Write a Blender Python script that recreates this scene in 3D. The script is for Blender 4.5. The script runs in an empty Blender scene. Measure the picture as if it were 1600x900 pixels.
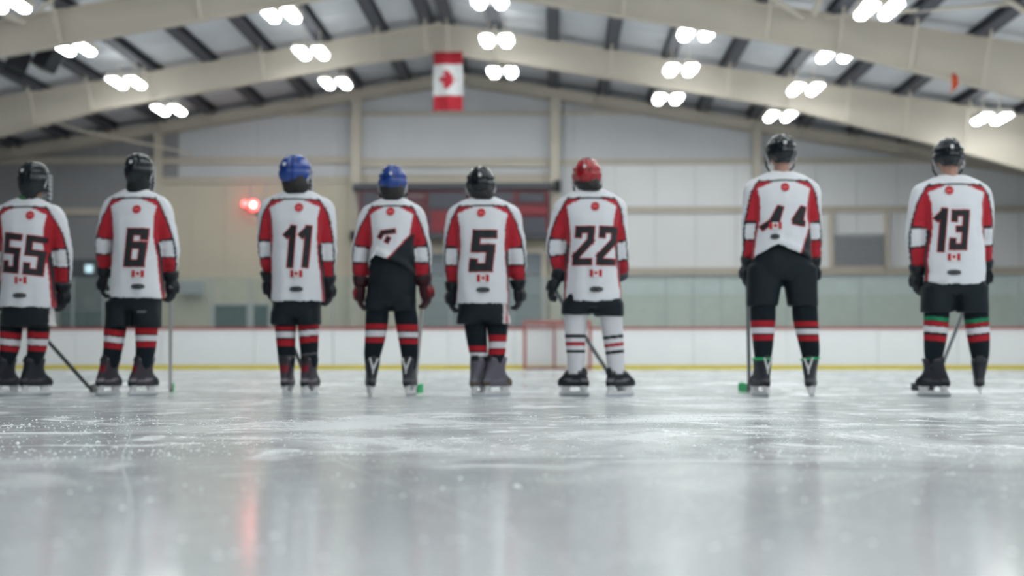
import bpy, bmesh, math, random
from mathutils import Vector, Matrix, noise
from mathutils.bvhtree import BVHTree

random.seed(7)
scene = bpy.context.scene
C = scene.collection

# ------------------------------------------------------------------ camera, world, exposure
F = 2222.0                       # focal length in pixels of the 1600 x 900 frame (50 mm on 36 mm)
CAM = Vector((0.0, 0.0, 0.283))
YAW = math.atan(66 / F)
PITCH = math.atan(110 / F)
cam_data = bpy.data.cameras.new('camera')
cam = bpy.data.objects.new('camera', cam_data)
C.objects.link(cam)
cam_data.lens = 50.0
cam_data.sensor_width = 36.0
cam.location = CAM
cam.rotation_euler = (math.pi / 2 + PITCH, 0, YAW)
cam_data.clip_end = 300
cam_data.dof.use_dof = True
cam_data.dof.focus_distance = 6.0
cam_data.dof.aperture_fstop = 1.7
scene.camera = cam
world = bpy.data.worlds.new('world')
scene.world = world
world.use_nodes = True
world.node_tree.nodes['Background'].inputs[0].default_value = (0.6, 0.68, 0.75, 1)
world.node_tree.nodes['Background'].inputs[1].default_value = 0.02
LAMP = 35.0                      # radiance of the ceiling lamps
scene.view_settings.view_transform = 'Standard'
scene.view_settings.look = 'None'
scene.view_settings.exposure = 0.1
scene.view_settings.gamma = 1.0
scene.view_settings.use_curve_mapping = False
scene.cycles.adaptive_threshold = 0.02
scene.cycles.max_bounces = 6
scene.cycles.diffuse_bounces = 3
scene.cycles.glossy_bounces = 2
scene.cycles.transmission_bounces = 6
scene.cycles.transparent_max_bounces = 12
scene.cycles.sample_clamp_indirect = 6.0

ROT = Matrix.Rotation(YAW, 3, 'Z') @ Matrix.Rotation(math.pi / 2 + PITCH, 3, 'X')


def ray(px, py):
    return ROT @ Vector(((px - 800) / F, (450 - py) / F, -1.0))


def at(px, py, Y):
    """point of the plane y = Y that the photograph shows at a pixel"""
    d = ray(px, py)
    return CAM + d * ((Y - CAM.y) / d.y)


def ground(px, py):
    d = ray(px, py)
    return CAM + d * (-CAM.z / d.z)


def lin(c):
    return tuple((v / 12.92 if v <= 0.04045 else ((v + 0.055) / 1.055) ** 2.4) for v in c)


def rgb(r, g, b):
    return lin((r / 255, g / 255, b / 255))


# ------------------------------------------------------------------ materials
MATS = {}


def mat(name, col, rough=0.6, metal=0.0, var=0.08, scale=6.0, bump=0.0, bscale=40.0, coat=0.0, spec=0.5):
    if name in MATS:
        return MATS[name]
    m = bpy.data.materials.new(name)
    m.use_nodes = True
    nt = m.node_tree
    b = nt.nodes['Principled BSDF']
    b.inputs['Roughness'].default_value = rough
    b.inputs['Metallic'].default_value = metal
    b.inputs['Coat Weight'].default_value = coat
    b.inputs['Specular IOR Level'].default_value = spec
    tc = nt.nodes.new('ShaderNodeTexCoord')
    n = nt.nodes.new('ShaderNodeTexNoise')
    n.inputs['Scale'].default_value = scale
    n.inputs['Detail'].default_value = 3
    nt.links.new(tc.outputs['Object'], n.inputs['Vector'])
    mx = nt.nodes.new('ShaderNodeMix')
    mx.data_type = 'RGBA'
    mx.inputs[6].default_value = tuple(v * (1 - var) for v in col) + (1,)
    mx.inputs[7].default_value = tuple(min(1, v * (1 + var)) for v in col) + (1,)
    nt.links.new(n.outputs[0], mx.inputs[0])
    nt.links.new(mx.outputs[2], b.inputs['Base Color'])
    if bump:
        n2 = nt.nodes.new('ShaderNodeTexNoise')
        n2.inputs['Scale'].default_value = bscale
        nt.links.new(tc.outputs['Object'], n2.inputs['Vector'])
        bp = nt.nodes.new('ShaderNodeBump')
        bp.inputs['Strength'].default_value = bump
        bp.inputs['Distance'].default_value = 0.01
        nt.links.new(n2.outputs[0], bp.inputs['Height'])
        nt.links.new(bp.outputs[0], b.inputs['Normal'])
    MATS[name] = m
    return m


def emat(name, col, strength):
    m = bpy.data.materials.new(name)
    m.use_nodes = True
    b = m.node_tree.nodes['Principled BSDF']
    b.inputs['Base Color'].default_value = (0.8, 0.8, 0.8, 1)
    b.inputs['Emission Color'].default_value = tuple(col) + (1,)
    b.inputs['Emission Strength'].default_value = strength
    MATS[name] = m
    return m


def vcol_mat(name, rough, bump=0.15, bscale=260, sheen=0.0, coat=0.0):
    m = bpy.data.materials.new(name)
    m.use_nodes = True
    nt = m.node_tree
    b = nt.nodes['Principled BSDF']
    b.inputs['Roughness'].default_value = rough
    b.inputs['Sheen Weight'].default_value = sheen
    b.inputs['Coat Weight'].default_value = coat
    b.inputs['Specular IOR Level'].default_value = 0.3
    a = nt.nodes.new('ShaderNodeVertexColor')
    a.layer_name = 'Col'
    nt.links.new(a.outputs[0], b.inputs['Base Color'])
    tc = nt.nodes.new('ShaderNodeTexCoord')
    n = nt.nodes.new('ShaderNodeTexNoise')
    n.inputs['Scale'].default_value = bscale
    nt.links.new(tc.outputs['Object'], n.inputs['Vector'])
    bp = nt.nodes.new('ShaderNodeBump')
    bp.inputs['Strength'].default_value = bump
    bp.inputs['Distance'].default_value = 0.004
    nt.links.new(n.outputs[0], bp.inputs['Height'])
    nt.links.new(bp.outputs[0], b.inputs['Normal'])
    MATS[name] = m
    return m


CREAM = mat('cream_steel', rgb(202, 193, 180), 0.5, var=0.05, scale=2)
PURLIN = mat('dark_steel', rgb(72, 74, 84), 0.6, var=0.1)
ROOFP = mat('roof_sheet', rgb(214, 216, 222), 0.6, var=0.05, scale=1.5)
WALLP = mat('wall_sheet', rgb(210, 211, 215), 0.55, var=0.04, scale=1.2)
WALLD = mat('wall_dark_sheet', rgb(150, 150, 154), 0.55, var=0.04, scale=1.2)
WALLW = mat('wall_white', rgb(234, 234, 236), 0.5, var=0.03, scale=1.2)
WALLB = mat('wall_cream', rgb(206, 198, 180), 0.7, var=0.04, scale=1.2)
WALLL = mat('wall_green_grey', rgb(208, 213, 205), 0.7, var=0.04, scale=1.2)
WALLBL = mat('wall_pale_blue', rgb(218, 226, 227), 0.7, var=0.04, scale=1.2)
CONC = mat('concrete', rgb(120, 120, 120), 0.9, var=0.1)
BOARD = mat('board_white', rgb(240, 241, 242), 0.35, var=0.03, scale=2)
BRED = mat('board_red', rgb(165, 45, 45), 0.45)
BYEL = mat('board_yellow', rgb(214, 196, 40), 0.45)
ALU = mat('aluminium', rgb(190, 194, 198), 0.4, metal=0.3)
POSTM = mat('post_grey', rgb(150, 156, 158), 0.45)
DGREY = mat('door_grey', rgb(126, 134, 142), 0.6, var=0.05)
TEAL = mat('teal_dark', rgb(40, 78, 84), 0.3, var=0.1)
BLACK = mat('black_plastic', rgb(24, 28, 34), 0.4)
SCOREF = mat('score_maroon', rgb(100, 66, 74), 0.6)
SCORED = mat('score_display', rgb(78, 80, 90), 0.5)
SCORER = mat('score_red', rgb(134, 46, 56), 0.5)
SCOREL = mat('score_bar', rgb(70, 74, 82), 0.5)
PALE = mat('pale_print', rgb(150, 140, 140), 0.6)
LOUV = mat('louver_grey', rgb(168, 170, 175), 0.6)
NETM = mat('net_cord', rgb(220, 220, 222), 0.8)
STEEL = mat('blade_steel', rgb(190, 195, 200), 0.25, metal=0.9, var=0.03)
HOLDER = mat('blade_holder_white', rgb(214, 214, 216), 0.4)
STICKG = mat('stick_grey', rgb(70, 74, 80), 0.4)
STICKB = mat('stick_black', rgb(30, 34, 38), 0.4)
STICKW = mat('stick_pale', rgb(170, 165, 165), 0.4)
GREEN = mat('tape_green', rgb(20, 170, 100), 0.6)
ORANGE = mat('ribbon_orange', rgb(190, 70, 30), 0.8)
LAMPM = emat('lamp_glow', (0.95, 1.0, 0.98), LAMP)
ROOFFILL = emat('roof_fill_glow', (0.95, 1.0, 0.98), LAMP * .06)  # glow of the fill panels added above the lights
REDGLOW = emat('goal_light_glow', (1.0, 0.05, 0.05), 6.0)
REDLENS = emat('goal_light_core', (1.0, 0.5, 0.35), 12.0)
BLUEGLOW = emat('small_sign_glow', (0.45, 0.75, 0.85), 0.9)
CLOTH = vcol_mat('jersey_cloth', 0.75, sheen=0.15)
KNIT = vcol_mat('sock_knit', 0.85, bump=0.3, bscale=180)
NYLON = vcol_mat('pants_nylon', 0.6, bump=0.2, bscale=120)
LEATHER = vcol_mat('boot_leather', 0.45, bump=0.2, bscale=90)
GLOVEM = vcol_mat('glove_leather', 0.5, bump=0.25, bscale=110)
SKIN = vcol_mat('skin', 0.55, bump=0.1, bscale=200)
HAIR = mat('hair_dark', rgb(26, 22, 22), 0.5, bump=0.6, bscale=120)
NECKG = mat('neck_guard_black', rgb(16, 22, 26), 0.8)
COLLARG = mat('collar_green', rgb(60, 120, 80), 0.8)
HBLACK = mat('helmet_black', rgb(10, 20, 28), 0.16, var=0.05, spec=0.4)
HBLUE = mat('helmet_blue', rgb(18, 60, 140), 0.2, var=0.05)
HRED = mat('helmet_red', rgb(150, 18, 30), 0.2, var=0.05)
STRAP = mat('helmet_strap', rgb(30, 32, 38), 0.6)
EARP = mat('ear_loop', rgb(190, 188, 192), 0.4)


def glass_mat():
    m = bpy.data.materials.new('rink_glass')
    m.use_nodes = True
    nt = m.node_tree
    nt.nodes.remove(nt.nodes['Principled BSDF'])
    out = nt.nodes['Material Output']
    tr = nt.nodes.new('ShaderNodeBsdfTransparent')
    tr.inputs[0].default_value = (0.92, 0.955, 0.945, 1)
    gl = nt.nodes.new('ShaderNodeBsdfGlossy')
    gl.inputs['Roughness'].default_value = 0.08
    df = nt.nodes.new('ShaderNodeBsdfDiffuse')
    df.inputs[0].default_value = (0.6, 0.66, 0.64, 1)
    tc = nt.nodes.new('ShaderNodeTexCoord')
    n = nt.nodes.new('ShaderNodeTexNoise')
    n.inputs['Scale'].default_value = 3
    nt.links.new(tc.outputs['Object'], n.inputs['Vector'])
    mr = nt.nodes.new('ShaderNodeMapRange')
    mr.inputs[3].default_value = 0.06
    mr.inputs[4].default_value = 0.16
    nt.links.new(n.outputs[0], mr.inputs[0])
    fr = nt.nodes.new('ShaderNodeFresnel')
    fr.inputs[0].default_value = 1.35
    m1 = nt.nodes.new('ShaderNodeMixShader')
    nt.links.new(fr.outputs[0], m1.inputs[0])
    nt.links.new(tr.outputs[0], m1.inputs[1])
    nt.links.new(gl.outputs[0], m1.inputs[2])
    m2 = nt.nodes.new('ShaderNodeMixShader')
    nt.links.new(mr.outputs[0], m2.inputs[0])
    nt.links.new(m1.outputs[0], m2.inputs[1])
    nt.links.new(df.outputs[0], m2.inputs[2])
    nt.links.new(m2.outputs[0], out.inputs[0])
    MATS['rink_glass'] = m
    return m


GLASS = glass_mat()


def ice_mat():
    m = bpy.data.materials.new('ice')
    m.use_nodes = True
    nt = m.node_tree
    b = nt.nodes['Principled BSDF']
    tc = nt.nodes.new('ShaderNodeTexCoord')

    def N(t, **k):
        n = nt.nodes.new(t)
        for a, v in k.items():
            setattr(n, a, v)
        return n

    def mapping(rz, sx, sy):
        mp = N('ShaderNodeMapping')
        mp.inputs['Rotation'].default_value[2] = rz
        mp.inputs['Scale'].default_value = (sx, sy, 1)
        nt.links.new(tc.outputs['Object'], mp.inputs[0])
        return mp.outputs[0]

    def noise_n(vec, sc, det=4, dist=0.0, rough=0.55):
        n = N('ShaderNodeTexNoise')
        n.inputs['Scale'].default_value = sc
        n.inputs['Detail'].default_value = det
        n.inputs['Distortion'].default_value = dist
        n.inputs['Roughness'].default_value = rough
        nt.links.new(vec, n.inputs['Vector'])
        return n.outputs[0]

    def ramp(v, a, bb, lo=0.0, hi=1.0):
        r = N('ShaderNodeMapRange')
        r.inputs[1].default_value = a
        r.inputs[2].default_value = bb
        r.inputs[3].default_value = lo
        r.inputs[4].default_value = hi
        nt.links.new(v, r.inputs[0])
        return r.outputs[0]

    def math_n(op, x, y):
        n = N('ShaderNodeMath', operation=op)
        for i, v in enumerate((x, y)):
            if isinstance(v, (int, float)):
                n.inputs[i].default_value = v
            else:
                nt.links.new(v, n.inputs[i])
        return n.outputs[0]

    frost = ramp(noise_n(mapping(0.3, 1.0, 0.8), 0.75, 6, 0.6, 0.62), 0.46, 0.66)
    patch = ramp(noise_n(mapping(1.1, 1.0, 1.0), 2.6, 5, 1.2, 0.6), 0.5, 0.66)
    fine = ramp(noise_n(mapping(0, 1, 1), 38, 3), 0.35, 0.7)
    speck = ramp(noise_n(mapping(0, 1, 1), 90, 2), 0.64, 0.70)

    def scratch(rz, sc, dist, lo):
        w = N('ShaderNodeTexWave')
        w.inputs['Scale'].default_value = sc
        w.inputs['Distortion'].default_value = dist
        w.inputs['Detail'].default_value = 1.0
        w.inputs['Detail Scale'].default_value = 0.35
        nt.links.new(mapping(rz, 1, 1), w.inputs['Vector'])
        return ramp(w.outputs[1], lo, 1.0)

    sA = scratch(0.5, 0.45, 6.0, 0.9996)
    sB = scratch(2.2, 0.6, 9.0, 0.9996)
    sC = scratch(1.4, 0.8, 7.0, 0.9996)
    sD = scratch(2.9, 0.5, 5.0, 0.9996)
    scr = math_n('MAXIMUM', math_n('MAXIMUM', sA, sB), math_n('MAXIMUM', sC, sD))
    mask = math_n('MAXIMUM', math_n('MULTIPLY', frost, ramp(fine, 0, 1, 0.55, 1.0)), math_n('MULTIPLY', patch, 0.6))
    sx = N('ShaderNodeSeparateXYZ')
    nt.links.new(tc.outputs['Object'], sx.inputs[0])
    wob = math_n('ADD', sx.outputs[1], math_n('MULTIPLY', noise_n(mapping(0, 1, 1), .9, 3), 1.6))
    band = ramp(wob, 3.6, 5.4, 0.12, 1.0)        # the near ice was left wet, further out it is scraped
    mask = math_n('MULTIPLY', mask, band)
    mask = math_n('MAXIMUM', mask, math_n('MULTIPLY', scr, 0.3))
    mask = math_n('MAXIMUM', mask, math_n('MULTIPLY', speck, 0.7))
    mx = N('ShaderNodeMix', data_type='RGBA')
    mx.inputs[6].default_value = rgb(214, 219, 222) + (1,)
    mx.inputs[7].default_value = rgb(240, 243, 245) + (1,)
    nt.links.new(mask, mx.inputs[0])
    nt.links.new(mx.outputs[2], b.inputs['Base Color'])
    nt.links.new(ramp(mask, 0, 1, 0.11, 0.5), b.inputs['Roughness'])
    b.inputs['IOR'].default_value = 1.31
    h = math_n('ADD', math_n('MULTIPLY', mask, 0.6), math_n('MULTIPLY', noise_n(mapping(0, 1, 1), 14, 4), 0.5))
    bp = N('ShaderNodeBump')
    bp.inputs['Strength'].default_value = 0.13
    bp.inputs['Distance'].default_value = 0.004
    nt.links.new(h, bp.inputs['Height'])
    nt.links.new(bp.outputs[0], b.inputs['Normal'])
    return m


ICE = ice_mat()


# ------------------------------------------------------------------ mesh helpers
def obj(name, me, material=None, parent=None, loc=None):
    if isinstance(me, bmesh.types.BMesh):
        bm = me
        me = bpy.data.meshes.new(name)
        bm.normal_update()
        bm.to_mesh(me)
        bm.free()
    o = bpy.data.objects.new(name, me)
    C.objects.link(o)
    if material is not None:
        me.materials.clear()
        me.materials.append(material)
    if parent is not None:
        o.parent = parent
    if loc is not None:
        o.location = loc
    return o


def empty(name, loc=(0, 0, 0)):
    o = bpy.data.objects.new(name, None)
    C.objects.link(o)
    o.location = loc
    return o


def tag(o, label=None, cat=None, group=None, kind=None):
    if label:
        o['label'] = label
    if cat:
        o['category'] = cat
    if group:
        o['group'] = group
    if kind:
        o['kind'] = kind
    return o


def box(bm, lo, hi, M=None):
    vs = [bm.verts.new((x, y, z)) for x in (lo[0], hi[0]) for y in (lo[1], hi[1]) for z in (lo[2], hi[2])]
    for f in ((0, 1, 3, 2), (4, 6, 7, 5), (0, 4, 5, 1), (2, 3, 7, 6), (0, 2, 6, 4), (1, 5, 7, 3)):
        bm.faces.new([vs[i] for i in f])
    if M is not None:
        for v in vs:
            v.co = M @ v.co
    return vs


def bxo(name, lo, hi, material, parent=None, bevel=0.0, loc=None):
    bm = bmesh.new()
    box(bm, lo, hi)
    if bevel:
        bmesh.ops.bevel(bm, geom=bm.edges[:], offset=bevel, segments=2, affect='EDGES', profile=0.6)
    return obj(name, bm, material, parent, loc)


def prism(bm, pts, d0, d1):
    """polygon in x,z extruded along y from d0 to d1"""
    a = [bm.verts.new((x, d0, z)) for x, z in pts]
    b = [bm.verts.new((x, d1, z)) for x, z in pts]
    bm.faces.new(a)
    bm.faces.new(b[::-1])
    n = len(pts)
    for i in range(n):
        bm.faces.new((a[i], b[i], b[(i + 1) % n], a[(i + 1) % n]))


def frame_axes(d):
    d = d.normalized()
    up = Vector((0, 1, 0)) if abs(d.y) < 0.9 else Vector((1, 0, 0))
    a = up.cross(d).normalized()
    b = d.cross(a).normalized()
    return a, b


def tube(bm, pts, radii, n=10, flat=1.0, cap=True):
    """tapered tube through points; flat scales the second axis"""
    rings = []
    pts = [Vector(p) for p in pts]
    if not hasattr(radii, '__len__'):
        radii = [radii] * len(pts)
    for i, p in enumerate(pts):
        d = (pts[min(i + 1, len(pts) - 1)] - pts[max(i - 1, 0)])
        a, b = frame_axes(d)
        rings.append([bm.verts.new(p + (a * math.cos(2 * math.pi * k / n) + b * flat * math.sin(2 * math.pi * k / n)) * radii[i]) for k in range(n)])
    for r0, r1 in zip(rings, rings[1:]):
        for k in range(n):
            bm.faces.new((r0[k], r0[(k + 1) % n], r1[(k + 1) % n], r1[k]))
    if cap:
        bm.faces.new(rings[0][::-1])
        bm.faces.new(rings[-1])
    return rings


def loft(bm, rings, n=28):
    """rings: (centre, axis_a, axis_b, exponent)"""
    out = []
    for c, a, b, p in rings:
        r = []
        for k in range(n):
            t = 2 * math.pi * k / n
            ct, st = math.cos(t), math.sin(t)
            x = math.copysign(abs(ct) ** (2 / p), ct)
            y = math.copysign(abs(st) ** (2 / p), st)
            r.append(bm.verts.new(c + a * x + b * y))
        out.append(r)
    for r0, r1 in zip(out, out[1:]):
        for k in range(n):
            bm.faces.new((r0[k], r0[(k + 1) % n], r1[(k + 1) % n], r1[k]))
    bm.faces.new(out[0][::-1])
    bm.faces.new(out[-1])
    return out


def smooth(me, ang=None):
    for p in me.polygons:
        p.use_smooth = True


def set_col(me, fn):
    """colour attribute 'Col' from a function of the vertex position"""
    if 'Col' not in me.color_attributes:
        me.color_attributes.new('Col', 'FLOAT_COLOR', 'POINT')
    at_ = me.color_attributes['Col']
    flat = []
    for v in me.vertices:
        c = fn(v.co, v.normal)
        flat.extend((c[0], c[1], c[2], 1.0))
    at_.data.foreach_set('color', flat)


def remesh(bm, voxel, iters=4):
    bmesh.ops.recalc_face_normals(bm, faces=bm.faces[:])
    me = bpy.data.meshes.new('tmp')
    bm.to_mesh(me)
    bm.free()
    o = bpy.data.objects.new('tmp', me)
    C.objects.link(o)
    r = o.modifiers.new('r', 'REMESH')
    r.mode = 'VOXEL'
    r.voxel_size = voxel
    s = o.modifiers.new('s', 'SMOOTH')
    s.factor = 0.5
    s.iterations = iters
    dg = bpy.context.evaluated_depsgraph_get()
    res = bpy.data.meshes.new_from_object(o.evaluated_get(dg))
    bpy.data.objects.remove(o)
    bpy.data.meshes.remove(me)
    return res


def interp(tab, x):
    if x <= tab[0][0]:
        return tab[0][1]
    for (x0, y0), (x1, y1) in zip(tab, tab[1:]):
        if x <= x1:
            return y0 + (y1 - y0) * (x - x0) / (x1 - x0)
    return tab[-1][1]


def chain(pts, steps=6):
    """Catmull-Rom through (Vector, radius) pairs"""
    out = []
    P = [pts[0]] + list(pts) + [pts[-1]]
    for i in range(1, len(P) - 2):
        for k in range(steps):
            t = k / steps
            q = []
            for comp in (0, 1):
                p0, p1, p2, p3 = (P[i + j][comp] for j in (-1, 0, 1, 2))
                q.append(0.5 * ((p1 * 2) + (p2 - p0) * t + (p0 * 2 - p1 * 5 + p2 * 4 - p3) * t * t + (p1 * 3 - p0 - p2 * 3 + p3) * t ** 3))
            out.append(tuple(q))
    out.append(pts[-1])
    return out


# ------------------------------------------------------------------ the hall
YW, YB = 43.3, 37.0            # end wall, boards
XR = -3.02                     # ridge
HALF = 18.3
XL, XRT = XR - HALF, XR + HALF
SLOPE = 0.165
ZR = 9.0
Y_BACK = -14.0


def roof_z(x):
    return ZR - SLOPE * abs(x - XR)


# ice and floor
bm = bmesh.new()
box(bm, (XL + 1.5, Y_BACK + 1, -0.06), (XRT - 0.3, YB, 0.0))
tag(obj('floor', bm, ICE), 'white scuffed ice sheet of the rink', kind='structure')
bm = bmesh.new()
box(bm, (XL, Y_BACK, -0.16), (XRT, YW, -0.06))
tag(obj('floor_concrete', bm, CONC), 'grey concrete floor around the rink', kind='structure')

# end wall built of upright sheets
wall = bxo('wall_back', (XL, YW, 0), (XRT, YW + 0.12, 5.9), WALLP)
tag(wall, 'pale metal sheet end wall of the rink hall', kind='structure')
bm = bmesh.new()
prism(bm, [(XL, 5.9), (XRT, 5.9), (XRT, roof_z(XRT) + .2), (XR, ZR + .2), (XL, roof_z(XL) + .2)], YW, YW + 0.12)
obj('gable', bm, WALLP, wall)
PW = 1.22
i = 0
x = XR - 15 * PW
while x < XRT - 0.05:
    x1 = min(x + PW, XRT)
    xm = (x + x1) / 2
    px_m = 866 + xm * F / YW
    low = 2.9
    bm = bmesh.new()
    d = 0.02 + 0.006 * (i % 2)
    prism(bm, [(x + .008, low), (x1 - .008, low), (x1 - .008, roof_z(x1) - .02), (x + .008, roof_z(x) - .02)], YW - d, YW + .01)
    for q in (0.33, 0.66):
        xx = x + PW * q
        box(bm, (xx - .025, YW - d - .012, low), (xx + .025, YW - d + .002, min(roof_z(xx - .03), roof_z(xx + .03)) - .03))
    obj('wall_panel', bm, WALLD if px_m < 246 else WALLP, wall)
    if xm > 0.3:
        bxo('white_wall_panel', (x + .01, YW - d - .03, 2.92), (x1 - .01, YW - .01, 6.2), WALLW, wall)
    bxo('lower_wall_panel', (x + .008, YW - d, 0), (x1 - .008, YW + .01, 2.22), WALLL, wall)
    bxo('pale_wall_panel', (x + .008, YW - d, 2.23), (x1 - .008, YW + .01, 2.89), WALLBL, wall)
    x = x1
    i += 1
# cream clad block left of the middle
a = at(247, 512, YW - .1)
bq = at(556, 287, YW - .1)
n_cl = 6
for k in range(n_cl):
    xa = a.x + (bq.x - a.x) * k / n_cl
    xb = a.x + (bq.x - a.x) * (k + 1) / n_cl
    bxo('cream_panel', (xa + .004, YW - .10, 0), (xb - .004, YW - .04, bq.z), WALLB, wall)
# cream wall under the scoreboard
a = at(556, 512, YW - .1)
bq = at(872, 372, YW - .1)
for k in range(5):
    xa = a.x + (bq.x - a.x) * k / 5
    xb = a.x + (bq.x - a.x) * (k + 1) / 5
    bxo('cream_panel', (xa + .004, YW - .10, 0), (xb - .004, YW - .04, bq.z), WALLB, wall)


def girt(px0, px1, py0, py1, mt=CREAM, dep=0.14):
    p0, p1 = at(px0, py1, YW - dep), at(px1, py0, YW - dep)
    bm = bmesh.new()
    box(bm, (p0.x, YW - dep, p0.z), (p1.x, YW - .01, p1.z))
    box(bm, (p0.x, YW - dep - .04, p1.z - .03), (p1.x, YW - dep + .01, p1.z + .02))
    return obj('girt', bm, mt, wall)


girt(440, 1010, 174, 181)
girt(-40, 243, 246, 256)
girt(243, 556, 246, 256)
girt(243, 556, 277, 287)
girt(556, 868, 248, 261)
girt(556, 868, 273, 287)
girt(868, 1700, 247, 257)
girt(868, 1700, 322, 333)
girt(868, 1700, 418, 429, CREAM, 0.18)
girt(-40, 243, 326, 336)

# four upright columns of the end wall
for px, lab in ((243, 'cream steel wall column behind the player in jersey 6'), (555, 'cream steel wall column between the two blue helmets'),
                (868, 'cream steel wall column at the right end of the scoreboard'), (1185, 'slim cream steel wall column left of the tall player 44'),
                (-71, None), (1498, None)):
    if lab is None:
        continue
    p = at(px, 560, YW - .3)
    xc = p.x
    top = roof_z(xc) - .3
    bm = bmesh.new()
    hw = 0.15 if px in (555, 868) else 0.11
    box(bm, (xc - hw, YW - .40, 0), (xc + hw, YW - .38, top))
    box(bm, (xc - hw, YW - .16, 0), (xc + hw, YW - .14, top))
    box(bm, (xc - .02, YW - .385, 0), (xc + .02, YW - .15, top))
    tag(obj('steel_column', bm, CREAM), lab, 'column', 'columns of the end wall')

# side and rear walls (out of the picture, they close the hall)
tag(bxo('wall_left', (XL - .12, Y_BACK, 0), (XL, YW, roof_z(XL) + .2), WALLP), 'grey sheet side wall on the left', kind='structure')
tag(bxo('wall_right', (XRT, Y_BACK, 0), (XRT + .12, YW, roof_z(XRT) + .2), WALLP), 'grey sheet side wall on the right', kind='structure')
bm = bmesh.new()
prism(bm, [(XL, 0), (XRT, 0), (XRT, roof_z(XRT) + .2), (XR, ZR + .2), (XL, roof_z(XL) + .2)], Y_BACK - .12, Y_BACK)
tag(obj('wall_front', bm, WALLP), 'grey sheet wall behind the viewer', kind='structure')

# ceiling: sheets between purlins
bm = bmesh.new()
for s in (-1, 1):
    xe = XR + s * HALF
    pts = [(XR, ZR + .24), (xe, roof_z(xe) + .24), (xe, roof_z(xe) + .30), (XR, ZR + .30)]
    prism(bm, pts if s < 0 else pts[::-1], Y_BACK, YW + .1)
ceil = tag(obj('ceiling', bm, ROOFP), 'sloping sheet roof over the rink', kind='structure')
FR = [YW - .25, 36.6, 29.9, 23.2, 16.5]
PUR = [0.28] + [1.5 * k for k in range(1, 13)]
for s in (-1, 1):
    for k, u in enumerate(PUR):
        xx = XR + s * u
        z = roof_z(xx)
        bm = bmesh.new()
        y0, y1 = Y_BACK, YW - .02
        w = 0.16
        box(bm, (xx - w, y0, z), (xx + w, y1, z + .03))
        box(bm, (xx - .015, y0, z + .02), (xx + .015, y1, z + .22))
        box(bm, (xx - w, y0, z + .2), (xx + w, y1, z + .225))
        obj('purlin', bm, PURLIN, ceil)
    for bi in range(3):
        y1, y0 = FR[bi], FR[bi + 1]
        for k in range(len(PUR)):
            u0 = 0.0 if k == 0 else PUR[k]
            u1 = PUR[1] if k == 0 else (PUR[k + 1] if k + 1 < len(PUR) else HALF)
            if k == 0:
                u0, u1 = 0.0, 1.5
            xa, xb = XR + s * (u0 + .01), XR + s * (u1 - .01)
            nseg = 3
            bm = bmesh.new()
            prism(bm, [(xa, roof_z(xa) + .215), (xb, roof_z(xb) + .215), (xb, roof_z(xb) + .238), (xa, roof_z(xa) + .238)], y0 + .02, y1 - .02)
            # two lapped ridges across the sheet
            for q in (0.33, 0.7):
                yy = y0 + (y1 - y0) * q
                prism(bm, [(xa, roof_z(xa) + .195), (xb, roof_z(xb) + .195), (xb, roof_z(xb) + .216), (xa, roof_z(xa) + .216)], yy - .03, yy + .03)
            obj('roof_panel', bm, ROOFP, ceil)

# roof frames
DEP = [(0, .80), (2, .74), (7.5, .78), (9, .80), (10.6, .95), (13, 1.16), (15, 1.42), (18.3, 1.75)]


def roof_frame(Y, label, depth=None, legs=True, fly=True):
    fw = .13
    root = empty('roof_frame', (XR, Y, 0))
    tag(root, label, 'roof beam', 'steel roof frames')
    for s in (-1, 1):
        us = [0, 2, 4.5, 7.5, 9, 10.6, 13, 15, 18.1]
        top = [(s * u, ZR - SLOPE * u) for u in us]
        bot = [(s * u, ZR - SLOPE * u - (depth or interp(DEP, u))) for u in us]
        bm = bmesh.new()
        for (a0, a1, b0, b1) in zip(top, top[1:], bot, bot[1:]):
            prism(bm, [a0, a1, b1, b0], -.02, .02)
        obj('web', bm, CREAM, root)
        bm = bmesh.new()
        for p0, p1 in zip(top, top[1:]):
            prism(bm, [(p0[0], p0[1]), (p1[0], p1[1]), (p1[0], p1[1] - .03), (p0[0], p0[1] - .03)], -fw, fw)
        obj('top_flange', bm, CREAM, root)
        bm = bmesh.new()
        for p0, p1 in zip(bot, bot[1:]):
            prism(bm, [(p0[0], p0[1] + .03), (p1[0], p1[1] + .03), (p1[0], p1[1]), (p0[0], p0[1])], -fw, fw)
        obj('bottom_flange', bm, CREAM, root)
        if legs:
            xe = s * 18.1
            z1 = ZR - SLOPE * 18.1
            bm = bmesh.new()
            prism(bm, [(xe, 0), (xe, z1), (xe - s * 1.2, z1 - 1.0), (xe - s * .45, 0)], -.12, .12)
            obj('frame_leg', bm, CREAM, root)
        if fly:
            for k, u in enumerate(PUR):
                if u > 14.5 or (k % 2 == 0 and u < 7 and k > 0):
                    continue
                dp = depth or interp(DEP, u)
                zt = ZR - SLOPE * u
                bm = bmesh.new()
                tube(bm, [(s * u, -.75 if dp > .5 else -.3, zt + .02), (s * u, -.14, zt - dp + .02)], .028, 6)
                obj('fly_brace', bm, CREAM, root)
    return root


roof_frame(FR[0], 'shallow cream rafter along the top of the end wall', .36, legs=False)
roof_frame(FR[1], 'deep cream steel roof frame that the flag hangs from')
roof_frame(FR[2], 'nearest cream steel roof frame across the top of the picture')
roof_frame(FR[3], 'cream steel roof frame just above the picture', legs=False, fly=False)


def pipe(name, pts, r, mt, label, cat, group=None, n=8):
    bm = bmesh.new()
    b0 = Vector(pts[0])
    tube(bm, [Vector(p) - b0 for p in pts], r, n)
    return tag(obj(name, bm, mt, loc=b0), label, cat, group)


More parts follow.
